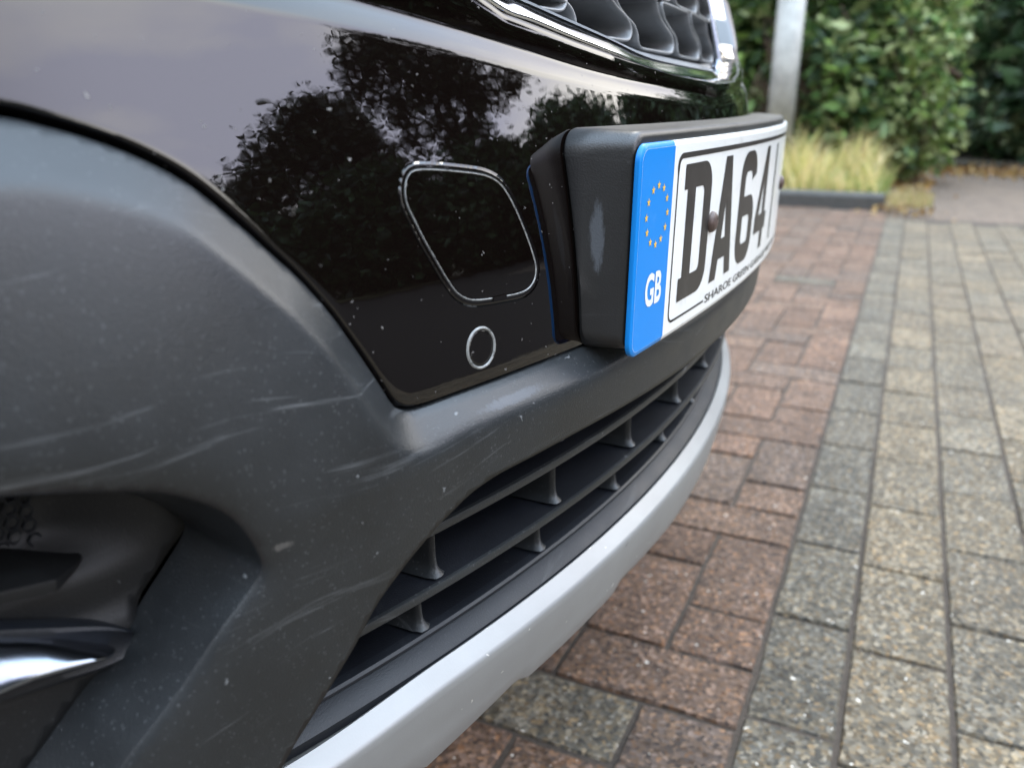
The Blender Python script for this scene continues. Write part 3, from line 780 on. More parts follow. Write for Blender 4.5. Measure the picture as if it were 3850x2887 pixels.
def text_part(name, body, s0, v0, height, xscale, m, bold=0.0, width=None):
    cu = bpy.data.curves.new(name, 'FONT'); cu.body = body; cu.size = 1.0; cu.offset = bold; cu.resolution_u = 4; cu.space_character = 1.0
    to = bpy.data.objects.new(name, cu); COL.objects.link(to)
    dg = bpy.context.evaluated_depsgraph_get(); me = to.evaluated_get(dg).to_mesh()
    bmt = bmesh.new(); bmt.from_mesh(me); bmesh.ops.triangulate(bmt, faces=bmt.faces)
    co = np.array([tuple(v.co) for v in bmt.verts]); F_ = [tuple(v.index for v in f.verts) for f in bmt.faces]
    bmt.free(); bpy.data.objects.remove(to)
    x, y = co[:, 0] - co[:, 0].min(), co[:, 1] - co[:, 1].min(); k = height / y.max()
    xs = (width / x.max()) if width else k * xscale
    return mesh_obj(name, plate(s0 + x * xs, v0 + y * k, 1.0), F_, m, number_plate, smooth=False)
text_part('garage_name', 'SHAROE GREEN GARAGE PRESTON', 121, 6.2, 5.6, .6, M['ink'], .012, width=275)
text_part('country_letters', 'GB', 15.5, 25.0, 18.5, .62, m_plate("plate_letter_white", (.78, .80, .80)), .03, width=23)
for k in range(12):
    a_ = math.radians(90 + 30 * k); cs, cv = 25.5 + 14.5 * math.cos(a_), 74 + 15.5 * math.sin(a_)
    st = []
    for q in range(10):
        r_ = 2.5 if q % 2 == 0 else 1.0; t = math.radians(90 + 36 * q); st.append((cs + r_ * math.cos(t), cv + r_ * math.sin(t)))
    V = plate([p[0] for p in st] + [cs], [p[1] for p in st] + [cv], 1.0)
    mesh_obj('star', V, [(i, (i + 1) % 10, 10) for i in range(10)], M['gold'], number_plate, smooth=False)
# two brown screw caps
def screw(s, v, R_=6.6):
    prof = [(1.0, .6), (1.0, 1.6), (.93, 2.8), (.75, 3.9), (.48, 4.6), (.0, 4.9)]
    V = []; n = 28
    for r_, d_ in prof:
        for k in range(n):
            t = 2 * math.pi * k / n; u_, w_ = r_ * R_ * math.cos(t), r_ * R_ * math.sin(t)
            ang = math.radians(35); along = u_ * math.cos(ang) + w_ * math.sin(ang); across = -u_ * math.sin(ang) + w_ * math.cos(ang)
            dd = d_
            V.append(plate(s + u_, v + w_, dd))
    F = [f for f in grid_faces(len(prof), n, True)]
    sc_ = mesh_obj('screw', V, F, M['screw'], number_plate)
    # slot and two pry marks
    b_ = MB(); ang = math.radians(118)
    for c0, c1, wd in ((-.85, -.15, .9), (.25, .9, .8)):
        q = []
        for (al, ac) in ((c0, -wd / R_ / 1.6), (c1, -wd / R_ / 1.6), (c1, wd / R_ / 1.6), (c0, wd / R_ / 1.6)):
            u_ = R_ * (al * math.cos(ang) - ac * math.sin(ang)) + 1.2; w_ = R_ * (al * math.sin(ang) + ac * math.cos(ang))
            rr = min(1, math.hypot(u_, w_) / R_); dd = np.interp(rr, [0, .48, .75, .93, 1], [4.9, 4.6, 3.9, 2.8, 1.6]) + .25
            q.append(plate(s + u_, v + w_, dd))
        b_.add(q, [(0, 1, 2, 3)])
    b_.build('screw_slot', M['dark'], number_plate, smooth=False)
screw(SD + 55.5, 58.9); screw(405.0, 58.9)

# holder: a shallow black tray behind the plate on a second, narrower base
def tray(name, secs, m, parent):
    V = []; n = None; L = []
    for s0, s1, v0, v1, r, d_ in secs:
        q = rrect(s0, s1, v0, v1, r, 10, 1e9); 
        # same number of points in every section: subdivide the four straight sides evenly
        P_ = []; k = 11
        for c in range(4):
            P_ += list(q[c * k:(c + 1) * k]); a_, b_ = q[(c + 1) * k - 1], q[((c + 1) * k) % (4 * k)]; m_ = 60 if c in (1, 3) else 10
            P_ += [a_ + (b_ - a_) * t for t in np.linspace(0, 1, m_ + 2)[1:-1]]
        P_ = np.array(P_); n = len(P_); q = plate(P_[:, 0], P_[:, 1], d_)
        if d_ < -29.5:                                  # the back rim follows the paint it is screwed to
            q[:, 0] = base(q[:, 1], q[:, 2]) + {-30.0: .0026, -30.8: .0014, -31.2: .0012}.get(d_, -.012)
        L.append(q)
    F = grid_faces(len(secs), n, True)
    F = [f[::-1] for f in F]; F.append(tuple(range(n)))
    return mesh_obj(name, np.vstack(L), F, m, parent, sharp=60)
holder = tray('plate_holder', [(7, 513, 7, 110, 8, -3.2), (4.5, 515.5, 5.5, 113.5, 8, -3.0), (2.2, 517.8, 4.2, 115.6, 9, -3.6), (1.0, 519, 3.6, 116.6, 9, -5.0), (0.0, 520, 3.4, 117, 10, -8), (-3.0, 523, 3.2, 117.6, 11, -17), (-7, 527, 3.0, 118.3, 13, -26), (-8.4, 528.4, 3.3, 118.2, 14, -30.0), (-8.2, 528.2, 3.7, 117.8, 14, -30.8), (-6.5, 526.5, 6, 116, 13, -31.2), (-6.5, 526.5, 6, 116, 13, -60)], M['holder'], car)
# --- chrome strip and grille above
def grille_x(Y, z):
    d = Y - .66; return -.176 - d * d / 3.2 - .15 * (z - .65)
CH = smooth_line([tuple(p) for p in CHL[3:11]] + [(-.163, .65, .6338), (-.1672, .76, .6334), (-.1800, .83, .6345), (-.1870, .862, .6365), (-.1895, .870, .641)], 140)
rz = np.interp(np.linspace(0, 1, 140), [0, .45, .9, .97, 1], [.0058, .0060, .0078, .0085, .006])
def blade_tube(path, ra, rb, tilt=38, seg=18):
    """flat-oval bar whose broad face looks outwards and up"""
    t = math.radians(tilt); m_ = np.array([-math.sin(t), 0, math.cos(t)]); q = np.array([math.cos(t), 0, math.sin(t)]); V = []
    for p, a_, b_ in zip(path, ra, rb):
        for k in range(seg):
            th = 2 * math.pi * k / seg; c, s_ = math.cos(th), math.sin(th)
            V.append(p + m_ * a_ * math.copysign(abs(c) ** .55, c) + q * b_ * math.copysign(abs(s_) ** .5, s_))
    n = len(path); return V, grid_faces(n, seg, True) + [tuple(range(seg))[::-1], tuple((n - 1) * seg + k for k in range(seg))]
v, f = blade_tube(CH, rz * 1.15, rz * .42, 44); strip_ = mesh_obj('chrome_strip', v, f, M['chrome'], car)
CV = smooth_line([(-.1885, .868, .638), (-.1895, .878, .648), (-.1915, .8795, .6575), (-.1985, .880, .6834), (-.2057, .880, .7078), (-.2200, .878, .755)], 60)
v, f = tube(CV, np.interp(np.linspace(0, 1, 60), [0, .12, 1], [.008, .0052, .0042]), 14); mesh_obj('chrome_upright', v, f, M['satin'], strip_)
v, f = tube(smooth_line([(-.1835, .858, .6355), (-.1850, .872, .6335), (-.1875, .880, .6375), (-.1915, .8825, .645)], 20), .0085, 14); mesh_obj('chrome_corner', v, f, M['chrome'], strip_)
ug = MB()
ys = np.linspace(.20, .92, 40); rowsg = []
for zz in (.60, .90): rowsg.append([(grille_x(y, zz) - .055, y, zz) for y in ys])
ug.add(np.array(rowsg).reshape(-1, 3), grid_faces(2, 40))
upper_grille = ug.build('upper_grille', M['dark'], car)
# grey floor lip under the cells
V = []
for y in np.linspace(.27, .868, 40):
    zb = np.interp(y, CH[:, 1], CH[:, 2]); xb = float(np.interp(y, CH[:, 1], CH[:, 0]))
    V += [(xb + .0005, y, zb + .0045), (xb - .005, y, zb + .0080), (xb - .013, y, zb + .0105), (xb - .06, y, zb + .0115)]
mesh_obj('grille_floor', V, [f[::-1] for f in grid_faces(40, 4)], M['cell'], upper_grille)
cell_shape = [(-.036, .0005), (-.012, 0), (.012, 0), (.034, .0005), (.041, .004), (.0425, .009), (.036, .0145), (.020, .020), (.010, .0255), (.0065, .033), (.002, .0355), (-.030, .0355), (-.072, .0355), (-.0775, .033), (-.074, .0255), (-.064, .020), (-.048, .0145), (-.0425, .009), (-.042, .004)]
def add_cell(cy, cz, k=1.0):
    L = smooth_line(np.array(cell_shape) * k, 96, True)
    t = np.roll(L, -1, 0) - np.roll(L, 1, 0); nn = np.stack([t[:, 1], -t[:, 0]], 1); nn /= np.linalg.norm(nn, axis=1)[:, None]
    rows_ = []
    for sh_, dx in ((.0012, -.02), (.0012, -.005), (.0009, -.001), (.0003, .0), (-.0006, .0), (-.0012, -.001), (-.0018, -.005), (-.003, -.040)):
        q = L + nn * sh_
        Y = cy + q[:, 0]; z = cz + q[:, 1]
        rows_.append(np.stack([grille_x(Y, z) + dx, Y, z], 1))
    mesh_obj('grille_cell', np.vstack(rows_), [f[::-1] for f in grid_faces(len(rows_), len(L), True)], M['cell'], upper_grille)
for c in (.338, .431, .524, .620, .717, .812):
    z0 = float(np.interp(c + .01, CH[:, 1], CH[:, 2])) + .0135
    add_cell(c, z0); add_cell(c + .004, z0 + .037); add_cell(c + .008, z0 + .074)

# --- body shell behind, so the car has a bonnet, flanks and an underside
def shell():
    ys = np.linspace(-.16, 1.48, 42); prof = [(-.06, .25), (-.10, .22), (-.6, .20), (-3.6, .20)]
    V = []; prof_t = [(-.075, .30), (-.075, .45), (-.09, .60), (-.10, .74), (-.14, .80), (-.30, .86), (-.8, .93), (-1.15, .97), (-1.9, 1.45), (-3.2, 1.50), (-3.9, 1.0), (-3.95, .35), (-3.6, .20), (-.6, .20), (-.10, .24), (-.075, .30)]
    for y in ys:
        d = abs(y - .66); e = max(0, (d - .62) / .20)
        for x, z in prof_t:
            zz = z - (.10 * e ** 2 if z > .5 else 0)
            V.append((-.121 - plan(y) * (1 if x > -1 else .55) + x, y, zz))
    n = len(prof_t)
    F = grid_faces(len(ys), n) + [tuple(range(n))[::-1], tuple((len(ys) - 1) * n + i for i in range(n))]
    mesh_obj('body_shell', V, F, M['paint'], car, sharp=40)
shell()
# grille header and bonnet edge above the frame
sweep([(-.10, .80), (-.055, .79), (-.045, .80), (-.05, .83), (-.12, .86)], .0, 1.32, 60, 'bonnet_edge', M['paint'], car, 40, False)

# ------------------------------------------------------------------ ground: block paving
def m_paving():
    m, n, l, p = mat("block_paving"); co = objco(n)
    at = N(n, 'ShaderNodeVertexColor', layer_name='tint')
    peb = N(n, 'ShaderNodeTexVoronoi', Scale=205.0); 
    nw = N(n, 'ShaderNodeTexNoise', Scale=260.0, Detail=2.0); l.new(co, nw.inputs[0])
    add = N(n, 'ShaderNodeVectorMath', operation='MULTIPLY_ADD'); l.new(nw.outputs['Color'], add.inputs[0]); add.inputs[1].default_value = (.004,) * 3; l.new(co, add.inputs[2]); l.new(add.outputs[0], peb.inputs['Vector'])
    sp = n.new('ShaderNodeSeparateColor'); l.new(peb.outputs['Color'], sp.inputs[0])
    tone = ramp(n, l, sp.outputs[1], [(0, .36), (.25, .68), (.6, .98), (.85, 1.40), (1.0, 2.1)])
    hue = ramp(n, l, sp.outputs[2], [(0, (.86, .90, .95)), (.35, (1, 1, 1)), (.8, (1.10, 1.0, .84)), (1.0, (1.22, .95, .66))])
    big = N(n, 'ShaderNodeTexNoise', Scale=7.0, Detail=7.0, Roughness=.65); l.new(co, big.inputs[0])
    st = ramp(n, l, big.outputs[0], [(.28, .62), (.46, .92), (.60, 1.05), (.74, 1.25)])
    m1 = N(n, 'ShaderNodeVectorMath', operation='MULTIPLY'); l.new(at.outputs[0], m1.inputs[0]); l.new(tone.outputs[0], m1.inputs[1])
    m2 = N(n, 'ShaderNodeVectorMath', operation='MULTIPLY'); l.new(m1.outputs[0], m2.inputs[0]); l.new(hue.outputs[0], m2.inputs[1])
    m3 = N(n, 'ShaderNodeVectorMath', operation='MULTIPLY'); l.new(m2.outputs[0], m3.inputs[0]); l.new(st.outputs[0], m3.inputs[1])
    ch = specks(n, l, co, 62, .13, .30); ch2 = specks(n, l, co, 120, .16, .14, 4.4)
    c = mixc(n, l, mx(n, l, ch, .95, 'MULTIPLY'), m3.outputs[0], (.78, .72, .62)); c = mixc(n, l, mx(n, l, ch2, .8, 'MULTIPLY'), c, (.62, .56, .48))
    l.new(c, p.inputs['Base Color']); p.inputs['Roughness'].default_value = .8; p.inputs['Specular IOR Level'].default_value = .35
    b = bump(n, l, peb.outputs['Distance'], .5, .0012, None); bump(n, l, big.outputs[0], .3, .004, p, b)
    return m
M['paving'] = m_paving()
def m_ground(name, c1, c2, scale=60, bs=.5):
    m, n, l, p = mat(name); co = objco(n)
    a_ = N(n, 'ShaderNodeTexNoise', Scale=float(scale), Detail=9.0, Roughness=.75); l.new(co, a_.inputs[0])
    r = ramp(n, l, a_.outputs[0], [(.3, c1), (.7, c2)]); l.new(r.outputs[0], p.inputs['Base Color']); p.inputs['Roughness'].default_value = .95
    bump(n, l, a_.outputs[0], bs, .01, p); return m
M['joint'] = m_ground("joint_sand", (.040, .031, .024), (.095, .073, .055), 160)
M['earth'] = m_ground("bed_earth", (.02, .016, .010), (.07, .055, .03), 25)

RED = [(.122, .075, .052), (.114, .073, .052), (.130, .082, .058), (.108, .076, .058), (.121, .078, .055)]
GREY = [(.112, .097, .074), (.107, .094, .072), (.117, .101, .077), (.103, .091, .071)]
YEL = [(.134, .109, .077), (.127, .106, .077), (.138, .112, .077), (.122, .104, .077), (.129, .107, .076)]
class Blocks:
    def __init__(s): s.V = []; s.F = []; s.C = []
    def block(s, x0, x1, y0, y1, col, g=.0012):
        r = random.Random(int((x0 * 7919 + y0 * 104729) * 1000))
        k = .0032; h = -.001 + r.uniform(-.0012, .0012); tx, ty = r.uniform(-.012, .012), r.uniform(-.012, .012)
        x0 += g; x1 -= g; y0 += g; y1 -= g; cx, cy = (x0 + x1) / 2, (y0 + y1) / 2
        jit = lambda: r.uniform(-.0007, .0007)
        c = [(x0 + jit(), y0 + jit()), (x1 + jit(), y0 + jit()), (x1 + jit(), y1 + jit()), (x0 + jit(), y1 + jit())]
        H_ = lambda x, y: h + (x - cx) * tx + (y - cy) * ty
        o_ = len(s.V)
        # chamfered rim with extra points so the arris is worn unevenly
        ringpts = []
        for i in range(4):
            a_, b_ = c[i], c[(i + 1) % 4]; m_ = max(2, int(math.dist(a_, b_) / .022))
            for q in range(m_): ringpts.append((a_[0] + (b_[0] - a_[0]) * q / m_, a_[1] + (b_[1] - a_[1]) * q / m_))
        n = len(ringpts)
        for lev in range(3):
            for (x, y) in ringpts:
                e = (0, .0018, k)[lev] * (1 + (r.uniform(-.35, .45) if lev else 0)); dz = (-.014, -.0030, 0)[lev] + (r.uniform(-.0006, .0004) if lev == 1 else 0)
                xx = min(max(x, x0 + e), x1 - e); yy = min(max(y, y0 + e), y1 - e)
                s.V.append((xx, yy, H_(xx, yy) + dz))
        for lev in range(2):
            for i in range(n): s.F.append((o_ + lev * n + i, o_ + lev * n + (i + 1) % n, o_ + (lev + 1) * n + (i + 1) % n, o_ + (lev + 1) * n + i))
        s.F.append(tuple(o_ + 2 * n + i for i in range(n)))
        f = r.uniform(.88, 1.12); s.C += [(col[0] * f, col[1] * f, col[2] * f, 1)] * (3 * n)
B_ = Blocks(); rr = random.Random(3)
# red herringbone up to the grey header course; columns are 0.1035 m, rows 0.1 m
CX = .1035; XE = -.079
for i in range(0, 26):                 # column i counts away from the grey course
    for j in range(-12, 47):
        xr = XE - i * CX; xl = xr - CX; yb = .61 + j * .1
        ic = -1 - i; k = (ic - j + 3) % 4          # calibrated so that column 0, row 0 is the top of an upright block
        col = RED[rr.randrange(5)]
        if k == 2 and yb + .1 <= 5.25: pass
        if k == 3 and yb + .2 <= 5.27: B_.block(xl, xr, yb, yb + .2, col)
        elif k == 3: B_.block(xl, xr, yb, yb + .1, col)
        elif k == 1:
            grey = (i == 1 and j == 0) or (i == 1 and j in (23, 24))
            B_.block(xl - CX, xr, yb, yb + .1, GREY[0] if grey else col)
        elif k == 0 and i == 0: B_.block(xl, xr, yb, yb + .1, col)
# grey header course
for j in range(-6, 21): B_.block(XE, .0155, .737 + .2 * (j - 0), .737 + .2 * (j + 1), GREY[rr.randrange(4)], .0011)
# buff running bond
for i in range(0, 13):
    x0_ = .0155 + i * .107
    for j in range(-7, 22):
        y0_ = .705 + .2 * j + (.1 if i % 2 else 0)
        if y0_ + .2 < 5.0: B_.block(x0_, x0_ + .107, y0_, y0_ + .2, YEL[rr.randrange(5)], .0011)
pav = mesh_obj('paving', B_.V, B_.F, M['paving'], None, smooth=False, colors=B_.C); tag(pav, kind='structure')
gb = MB(); gb.add([(-60, -60, -.0045), (60, -60, -.0045), (60, 60, -.0045), (-60, 60, -.0045)], [(0, 1, 2, 3)])
g = gb.build('ground', M['joint'], smooth=False); tag(g, kind='structure')
def sheet(name, pts, z, m, col=None):
    V = [(x, y, z) for x, y in pts]
    o_ = mesh_obj(name, V, [tuple(range(len(pts)))], m, None, smooth=False, colors=[(*col, 1)] * len(pts) if col else None); tag(o_, kind='structure'); return o_
sheet('footpath', [(-.07, 4.99), (6.0, 4.99), (6.0, 9.3), (.0, 9.3)], -.003, M['paving'], (.135, .104, .082))
sheet('planting_bed', [(-9, 5.38), (-.16, 5.38), (-.05, 8.6), (7, 8.9), (7, 30), (-9, 30)], .055, M['earth'])
# verge and road on the open side, seen only in the paint
M['road'] = m_ground("tarmac", (.009, .007, .006), (.020, .016, .013), 90)
sheet('road', [(1.40, -30), (30, -30), (30, 30), (7, 30), (7, 5), (1.40, 5)], .0015, M['road'])
sheet('verge', [(9.5, -20), (30, -20), (30, 20), (9.5, 20)], .03, m_ground("verge_grass", (.03, .035, .012), (.09, .075, .03), 12))
# kerb stones
M['kerb'] = m_ground("kerb_concrete", (.06, .06, .056), (.12, .115, .105), 40)
def kerb_run(x0, x1, y, n):
    for k in range(n):
        a_ = x0 + (x1 - x0) * k / n; b_ = x0 + (x1 - x0) * (k + 1) / n - .008
        V = []
        for x in (a_, b_):
            for dy, z in ((0, -.02), (0, .068), (.008, .082), (.018, .088), (.12, .088), (.13, -.02)): V.append((x, y + dy, z))
        F = [(i, i + 1, i + 7, i + 6) for i in range(5)] + [(5, 4, 3, 2, 1, 0), (6, 7, 8, 9, 10, 11)]
        o_ = mesh_obj('kerb_stone', V, F, M['kerb'], None, smooth=False)
        tag(o_, ('hindmost', 'second', 'third', 'fourth', 'next to last', 'last')[k] + ' concrete kerb stone' + (' behind the car' if k < 3 else ' below the lamp post' if k < 4 else ' under the yellow grass, beside the weedy end stone' if k < 5 else ' at the path corner, beside the straw tuft'), 'kerb', 'kerb stones edging the planted bed')
kerb_run(-5.5, -.10, 5.28, 6)

# ------------------------------------------------------------------ plants
def m_leaf(name, cols, trans=.35):
    m, n, l, p = mat(name)
    at = N(n, 'ShaderNodeVertexColor', layer_name='tint')
    l.new(at.outputs[0], p.inputs['Base Color']); p.inputs['Roughness'].default_value = .45
    tr = n.new('ShaderNodeBsdfTranslucent'); l.new(at.outputs[0], tr.inputs[0]); ms = N(n, 'ShaderNodeMixShader'); ms.inputs[0].default_value = trans * .8
    l.new(p.outputs[0], ms.inputs[1]); l.new(tr.outputs[0], ms.inputs[2]); l.new(ms.outputs[0], n['Material Output'].inputs[0])
    return m
M['leaf'] = m_leaf("leaf", None)
M['bark'] = m_ground("bark", (.05, .032, .02), (.14, .09, .06), 30)
def leaves_mesh(name, C_, size, cols, parent=None, droop=0.0, aspect=.45, seed=1):
    """one small folded leaf (two triangles each side of the rib) per centre"""
    r = np.random.default_rng(seed); n = len(C_)
    d = r.normal(size=(n, 3)); d[:, 2] = d[:, 2] * .6 - droop; d /= np.linalg.norm(d, axis=1)[:, None]
    u = r.normal(size=(n, 3)); sde = np.cross(d, u); sde /= np.linalg.norm(sde, axis=1)[:, None] + 1e-9
    L = size * r.uniform(.6, 1.35, n)[:, None]; nr = np.cross(d, sde)
    tip = C_ + d * L; mid = C_ + d * L * .45
    a_ = mid + sde * L * aspect * .5 + nr * L * .08; b_ = mid - sde * L * aspect * .5 + nr * L * .08
    V = np.empty((n, 4, 3)); V[:, 0] = C_; V[:, 1] = a_; V[:, 2] = tip; V[:, 3] = b_
    me = bpy.data.meshes.new(name); me.vertices.add(4 * n); me.vertices.foreach_set('co', V.ravel())
    me.loops.add(6 * n); me.polygons.add(2 * n)
    q = np.arange(n)[:, None] * 4; idx = np.concatenate([q + 0, q + 1, q + 2, q + 0, q + 2, q + 3], 1).ravel()
    me.loops.foreach_set('vertex_index', idx.astype(np.int32)); me.polygons.foreach_set('loop_start', (np.arange(2 * n) * 3).astype(np.int32)); me.polygons.foreach_set('loop_total', np.full(2 * n, 3, np.int32))
    me.update(); me.validate()
    col = np.asarray(cols)[r.integers(0, len(cols), n)] * r.uniform(.7, 1.3, n)[:, None]
    cc = np.ones((n, 4, 4), np.float32); cc[:, :, :3] = col[:, None]
    at = me.color_attributes.new('tint', 'FLOAT_COLOR', 'POINT'); at.data.foreach_set('color', cc.ravel())
    me.materials.append(M['leaf'])
    o_ = bpy.data.objects.new(name, me); COL.objects.link(o_)
    if parent is not None: o_.parent = parent; o_.matrix_parent_inverse = Matrix.Translation(-parent.location)
    return o_
def clump_cloud(c, R_, n_cl, per, cl_r, seed, shell_bias=.6, flat=1.0):
    """leaf centres gathered in clumps spread through an uneven ellipsoid"""
    r = np.random.default_rng(seed); out = []
    for k in range(n_cl):
        d = r.normal(size=3); d /= np.linalg.norm(d); rad = r.uniform(0, 1) ** (1 / 3 * (1 - shell_bias) + .0) if shell_bias < 1 else 1
        cc = np.array(c) + d * np.array(R_) * (shell_bias + (1 - shell_bias) * rad) * r.uniform(.75, 1.1)
        k_ = cl_r * r.uniform(.5, 1.4); out.append(cc + r.normal(size=(int(per * r.uniform(.5, 1.5)), 3)) * np.array([k_, k_, k_ * flat]) * .5)
    P_ = np.vstack(out); return P_
def trunk(name, pts, rads, parent, m=None):
    v, f = tube(smooth_line(pts, 14), np.interp(np.linspace(0, 1, 14), np.linspace(0, 1, len(rads)), rads), 9); return mesh_obj(name, v, f, m or M['bark'], parent)

# shrubs behind the kerb
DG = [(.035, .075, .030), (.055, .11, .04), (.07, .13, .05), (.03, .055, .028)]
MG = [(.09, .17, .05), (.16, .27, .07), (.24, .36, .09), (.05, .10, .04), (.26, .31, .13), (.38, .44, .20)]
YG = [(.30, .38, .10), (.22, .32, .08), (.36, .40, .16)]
def shrub(name, label, loc, blobs, cols, leafsize, seed, stems=4, droop=.2, twigs=0, aspect=.45, cat='shrub', group=None):
    e = empty(name, loc); tag(e, label, cat, group)
    P_ = np.vstack([clump_cloud(c, R_, a_, b_, cr, seed + i) for i, (c, R_, a_, b_, cr) in enumerate(blobs)])
    P_ = P_[P_[:, 2] > .06]
    leaves_mesh('foliage', P_, leafsize, cols, e, droop, aspect, seed)
    r = random.Random(seed); tb_ = MB()
    for k in range(stems):
        b0 = blobs[k % len(blobs)][0]; x0, y0 = loc[0] + r.uniform(-.2, .2), loc[1] + r.uniform(-.2, .2)
        v, f = tube(smooth_line([(x0, y0, .03), (x0 + r.uniform(-.2, .2), y0 + r.uniform(-.1, .1), .6), (b0[0] + r.uniform(-.3, .3), b0[1], max(.8, b0[2] * r.uniform(.7, 1.1))), (b0[0] + r.uniform(-.6, .6), b0[1] + r.uniform(-.3, .3), b0[2] + .5)], 12), np.linspace(.035, .008, 12), 7); tb_.add(v, f)
    for k in range(twigs):
        c = blobs[0][0]; R_ = blobs[0][1]; x, y, z = c[0] + r.uniform(-.6, .6) * R_[0], c[1] - R_[1] * r.uniform(.7, 1.0), r.uniform(.5, 1.3)
        v, f = tube([(x, y, z), (x + r.uniform(-.15, .15), y - r.uniform(0, .05), z - r.uniform(.1, .3)), (x + r.uniform(-.25, .25), y - .05, z - r.uniform(.25, .5))], np.array([.007, .005, .002]), 5); tb_.add(v, f)
    tb_.build('stem', M['bark'], e)
    return e
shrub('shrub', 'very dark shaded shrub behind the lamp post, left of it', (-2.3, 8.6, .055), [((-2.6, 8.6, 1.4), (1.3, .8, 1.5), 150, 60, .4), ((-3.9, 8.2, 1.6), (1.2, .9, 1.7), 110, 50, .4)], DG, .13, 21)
shrub('shrub', 'broad-leaved green shrub right of the lamp post, above the yellow grass', (-.75, 7.5, .055), [((-.75, 7.5, 1.15), (.72, .55, .95), 105, 60, .22), ((-.42, 7.25, .75), (.42, .4, .55), 70, 50, .2), ((-1.2, 7.7, 1.4), (.5, .5, 1.0), 60, 50, .25)], MG + DG[:1], .135, 31, twigs=90)
shrub('shrub', 'lighter yellow-green shrub spilling over the path corner beside the yellow grass', (-.12, 7.3, .055), [((-.10, 7.3, .95), (.30, .38, .60), 60, 50, .17), ((.02, 7.2, .42), (.22, .3, .32), 40, 40, .13)], YG + MG, .085, 41, twigs=10)
shrub('conifer_shrub', 'drooping feathery grey-green conifer at the right edge, beyond the path', (.80, 9.8, .055), [((.72, 9.8, 1.35), (.46, .40, .95), 150, 60, .17), ((.98, 9.5, .75), (.40, .4, .6), 80, 50, .17), ((.50, 9.8, 1.75), (.30, .4, .55), 50, 50, .15)], [(.18, .27, .11), (.30, .38, .17), (.42, .46, .26), (.08, .14, .06)], .10, 51, droop=1.1, twigs=30, aspect=.22, cat='conifer')
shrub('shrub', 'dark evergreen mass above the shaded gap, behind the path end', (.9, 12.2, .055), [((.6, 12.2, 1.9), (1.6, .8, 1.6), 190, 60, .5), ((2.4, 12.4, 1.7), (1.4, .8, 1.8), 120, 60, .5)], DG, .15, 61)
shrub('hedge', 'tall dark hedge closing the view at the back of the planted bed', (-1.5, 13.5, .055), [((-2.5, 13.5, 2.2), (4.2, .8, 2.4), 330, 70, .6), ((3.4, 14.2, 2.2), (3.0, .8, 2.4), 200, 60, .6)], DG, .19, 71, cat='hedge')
# dark wall of twigs/earth behind them so that no sky shows through low down
# yellow grass clump
def grass(name, label, x0, x1, y0, y1, n, h, cols, seed, cat='grass'):
    r = np.random.default_rng(seed); V = []; F = []; C_ = []
    for k in range(n):
        x, y = r.uniform(x0, x1), r.uniform(y0, y1); hh = h * r.uniform(.35, 1.0) * (.75 + .45 * math.sin(x * 9 + 1.3) * math.sin(x * 4.1 + y * 5)) * (1.25 if r.uniform() < .12 else 1); lx, ly = r.normal(0, .16, 2) * hh * 1.5; w = r.uniform(.002, .0045)
        c = cols[r.integers(len(cols))]; f_ = r.uniform(.75, 1.25); o_ = len(V)
        a_ = r.uniform(0, math.pi); wx, wy = w * math.cos(a_), w * math.sin(a_)
        for t, q in ((0, 1), (.35, .9), (.7, .6), (1, .05)):
            bx, by, bz = x + lx * t * t, y + ly * t * t, .055 + hh * (t - .18 * t * t); V += [(bx - wx * q, by - wy * q, bz), (bx + wx * q, by + wy * q, bz)]
        for i in range(3): F.append((o_ + 2 * i, o_ + 2 * i + 1, o_ + 2 * i + 3, o_ + 2 * i + 2))
        C_ += [(c[0] * f_, c[1] * f_, c[2] * f_, 1)] * 8
    o_ = mesh_obj(name, V, F, M['leaf'], None, colors=C_); tag(o_, label, cat, kind='stuff'); return o_
GC = [(.72, .62, .22), (.80, .66, .32), (.50, .52, .16), (.85, .72, .40), (.22, .32, .08), (.66, .48, .22)]
grass('tall_grass', 'tall dry yellow grass growing behind the kerb at the foot of the lamp post', -1.9, -.17, 5.42, 6.5, 5600, .43, GC, 5)
grass('tall_grass', 'sparse short green grass at the end of the kerb', -.45, -.10, 5.42, 6.9, 900, .22, [(.14, .24, .05), (.30, .36, .09), (.55, .50, .20)], 6)
grass('dry_grass_tuft', 'straw coloured dry tuft lying by the kerb corner', -.09, .14, 4.98, 5.5, 420, .09, [(.50, .40, .22), (.42, .33, .15), (.3, .3, .1)], 8, 'grass tuft')
# fallen leaves against the bed beyond the path
r = np.random.default_rng(9); n = 2600
Cn = np.stack([r.uniform(-.05, 2.2, n), 8.75 - np.abs(r.normal(0, .38, n)), r.uniform(.0, .03, n)], 1)
Cn2 = np.stack([r.normal(-.02, .10, 500), r.uniform(5.0, 8.6, 500), r.uniform(.0, .02, 500)], 1)
o = leaves_mesh('fallen_leaves', np.vstack([Cn, Cn2]), .055, [(.40, .22, .06), (.34, .19, .07), (.45, .30, .10), (.20, .12, .06)], None, 0, .5, 9)
tag(o, 'fallen orange brown leaves along the far edge of the path', 'fallen leaves', kind='stuff')

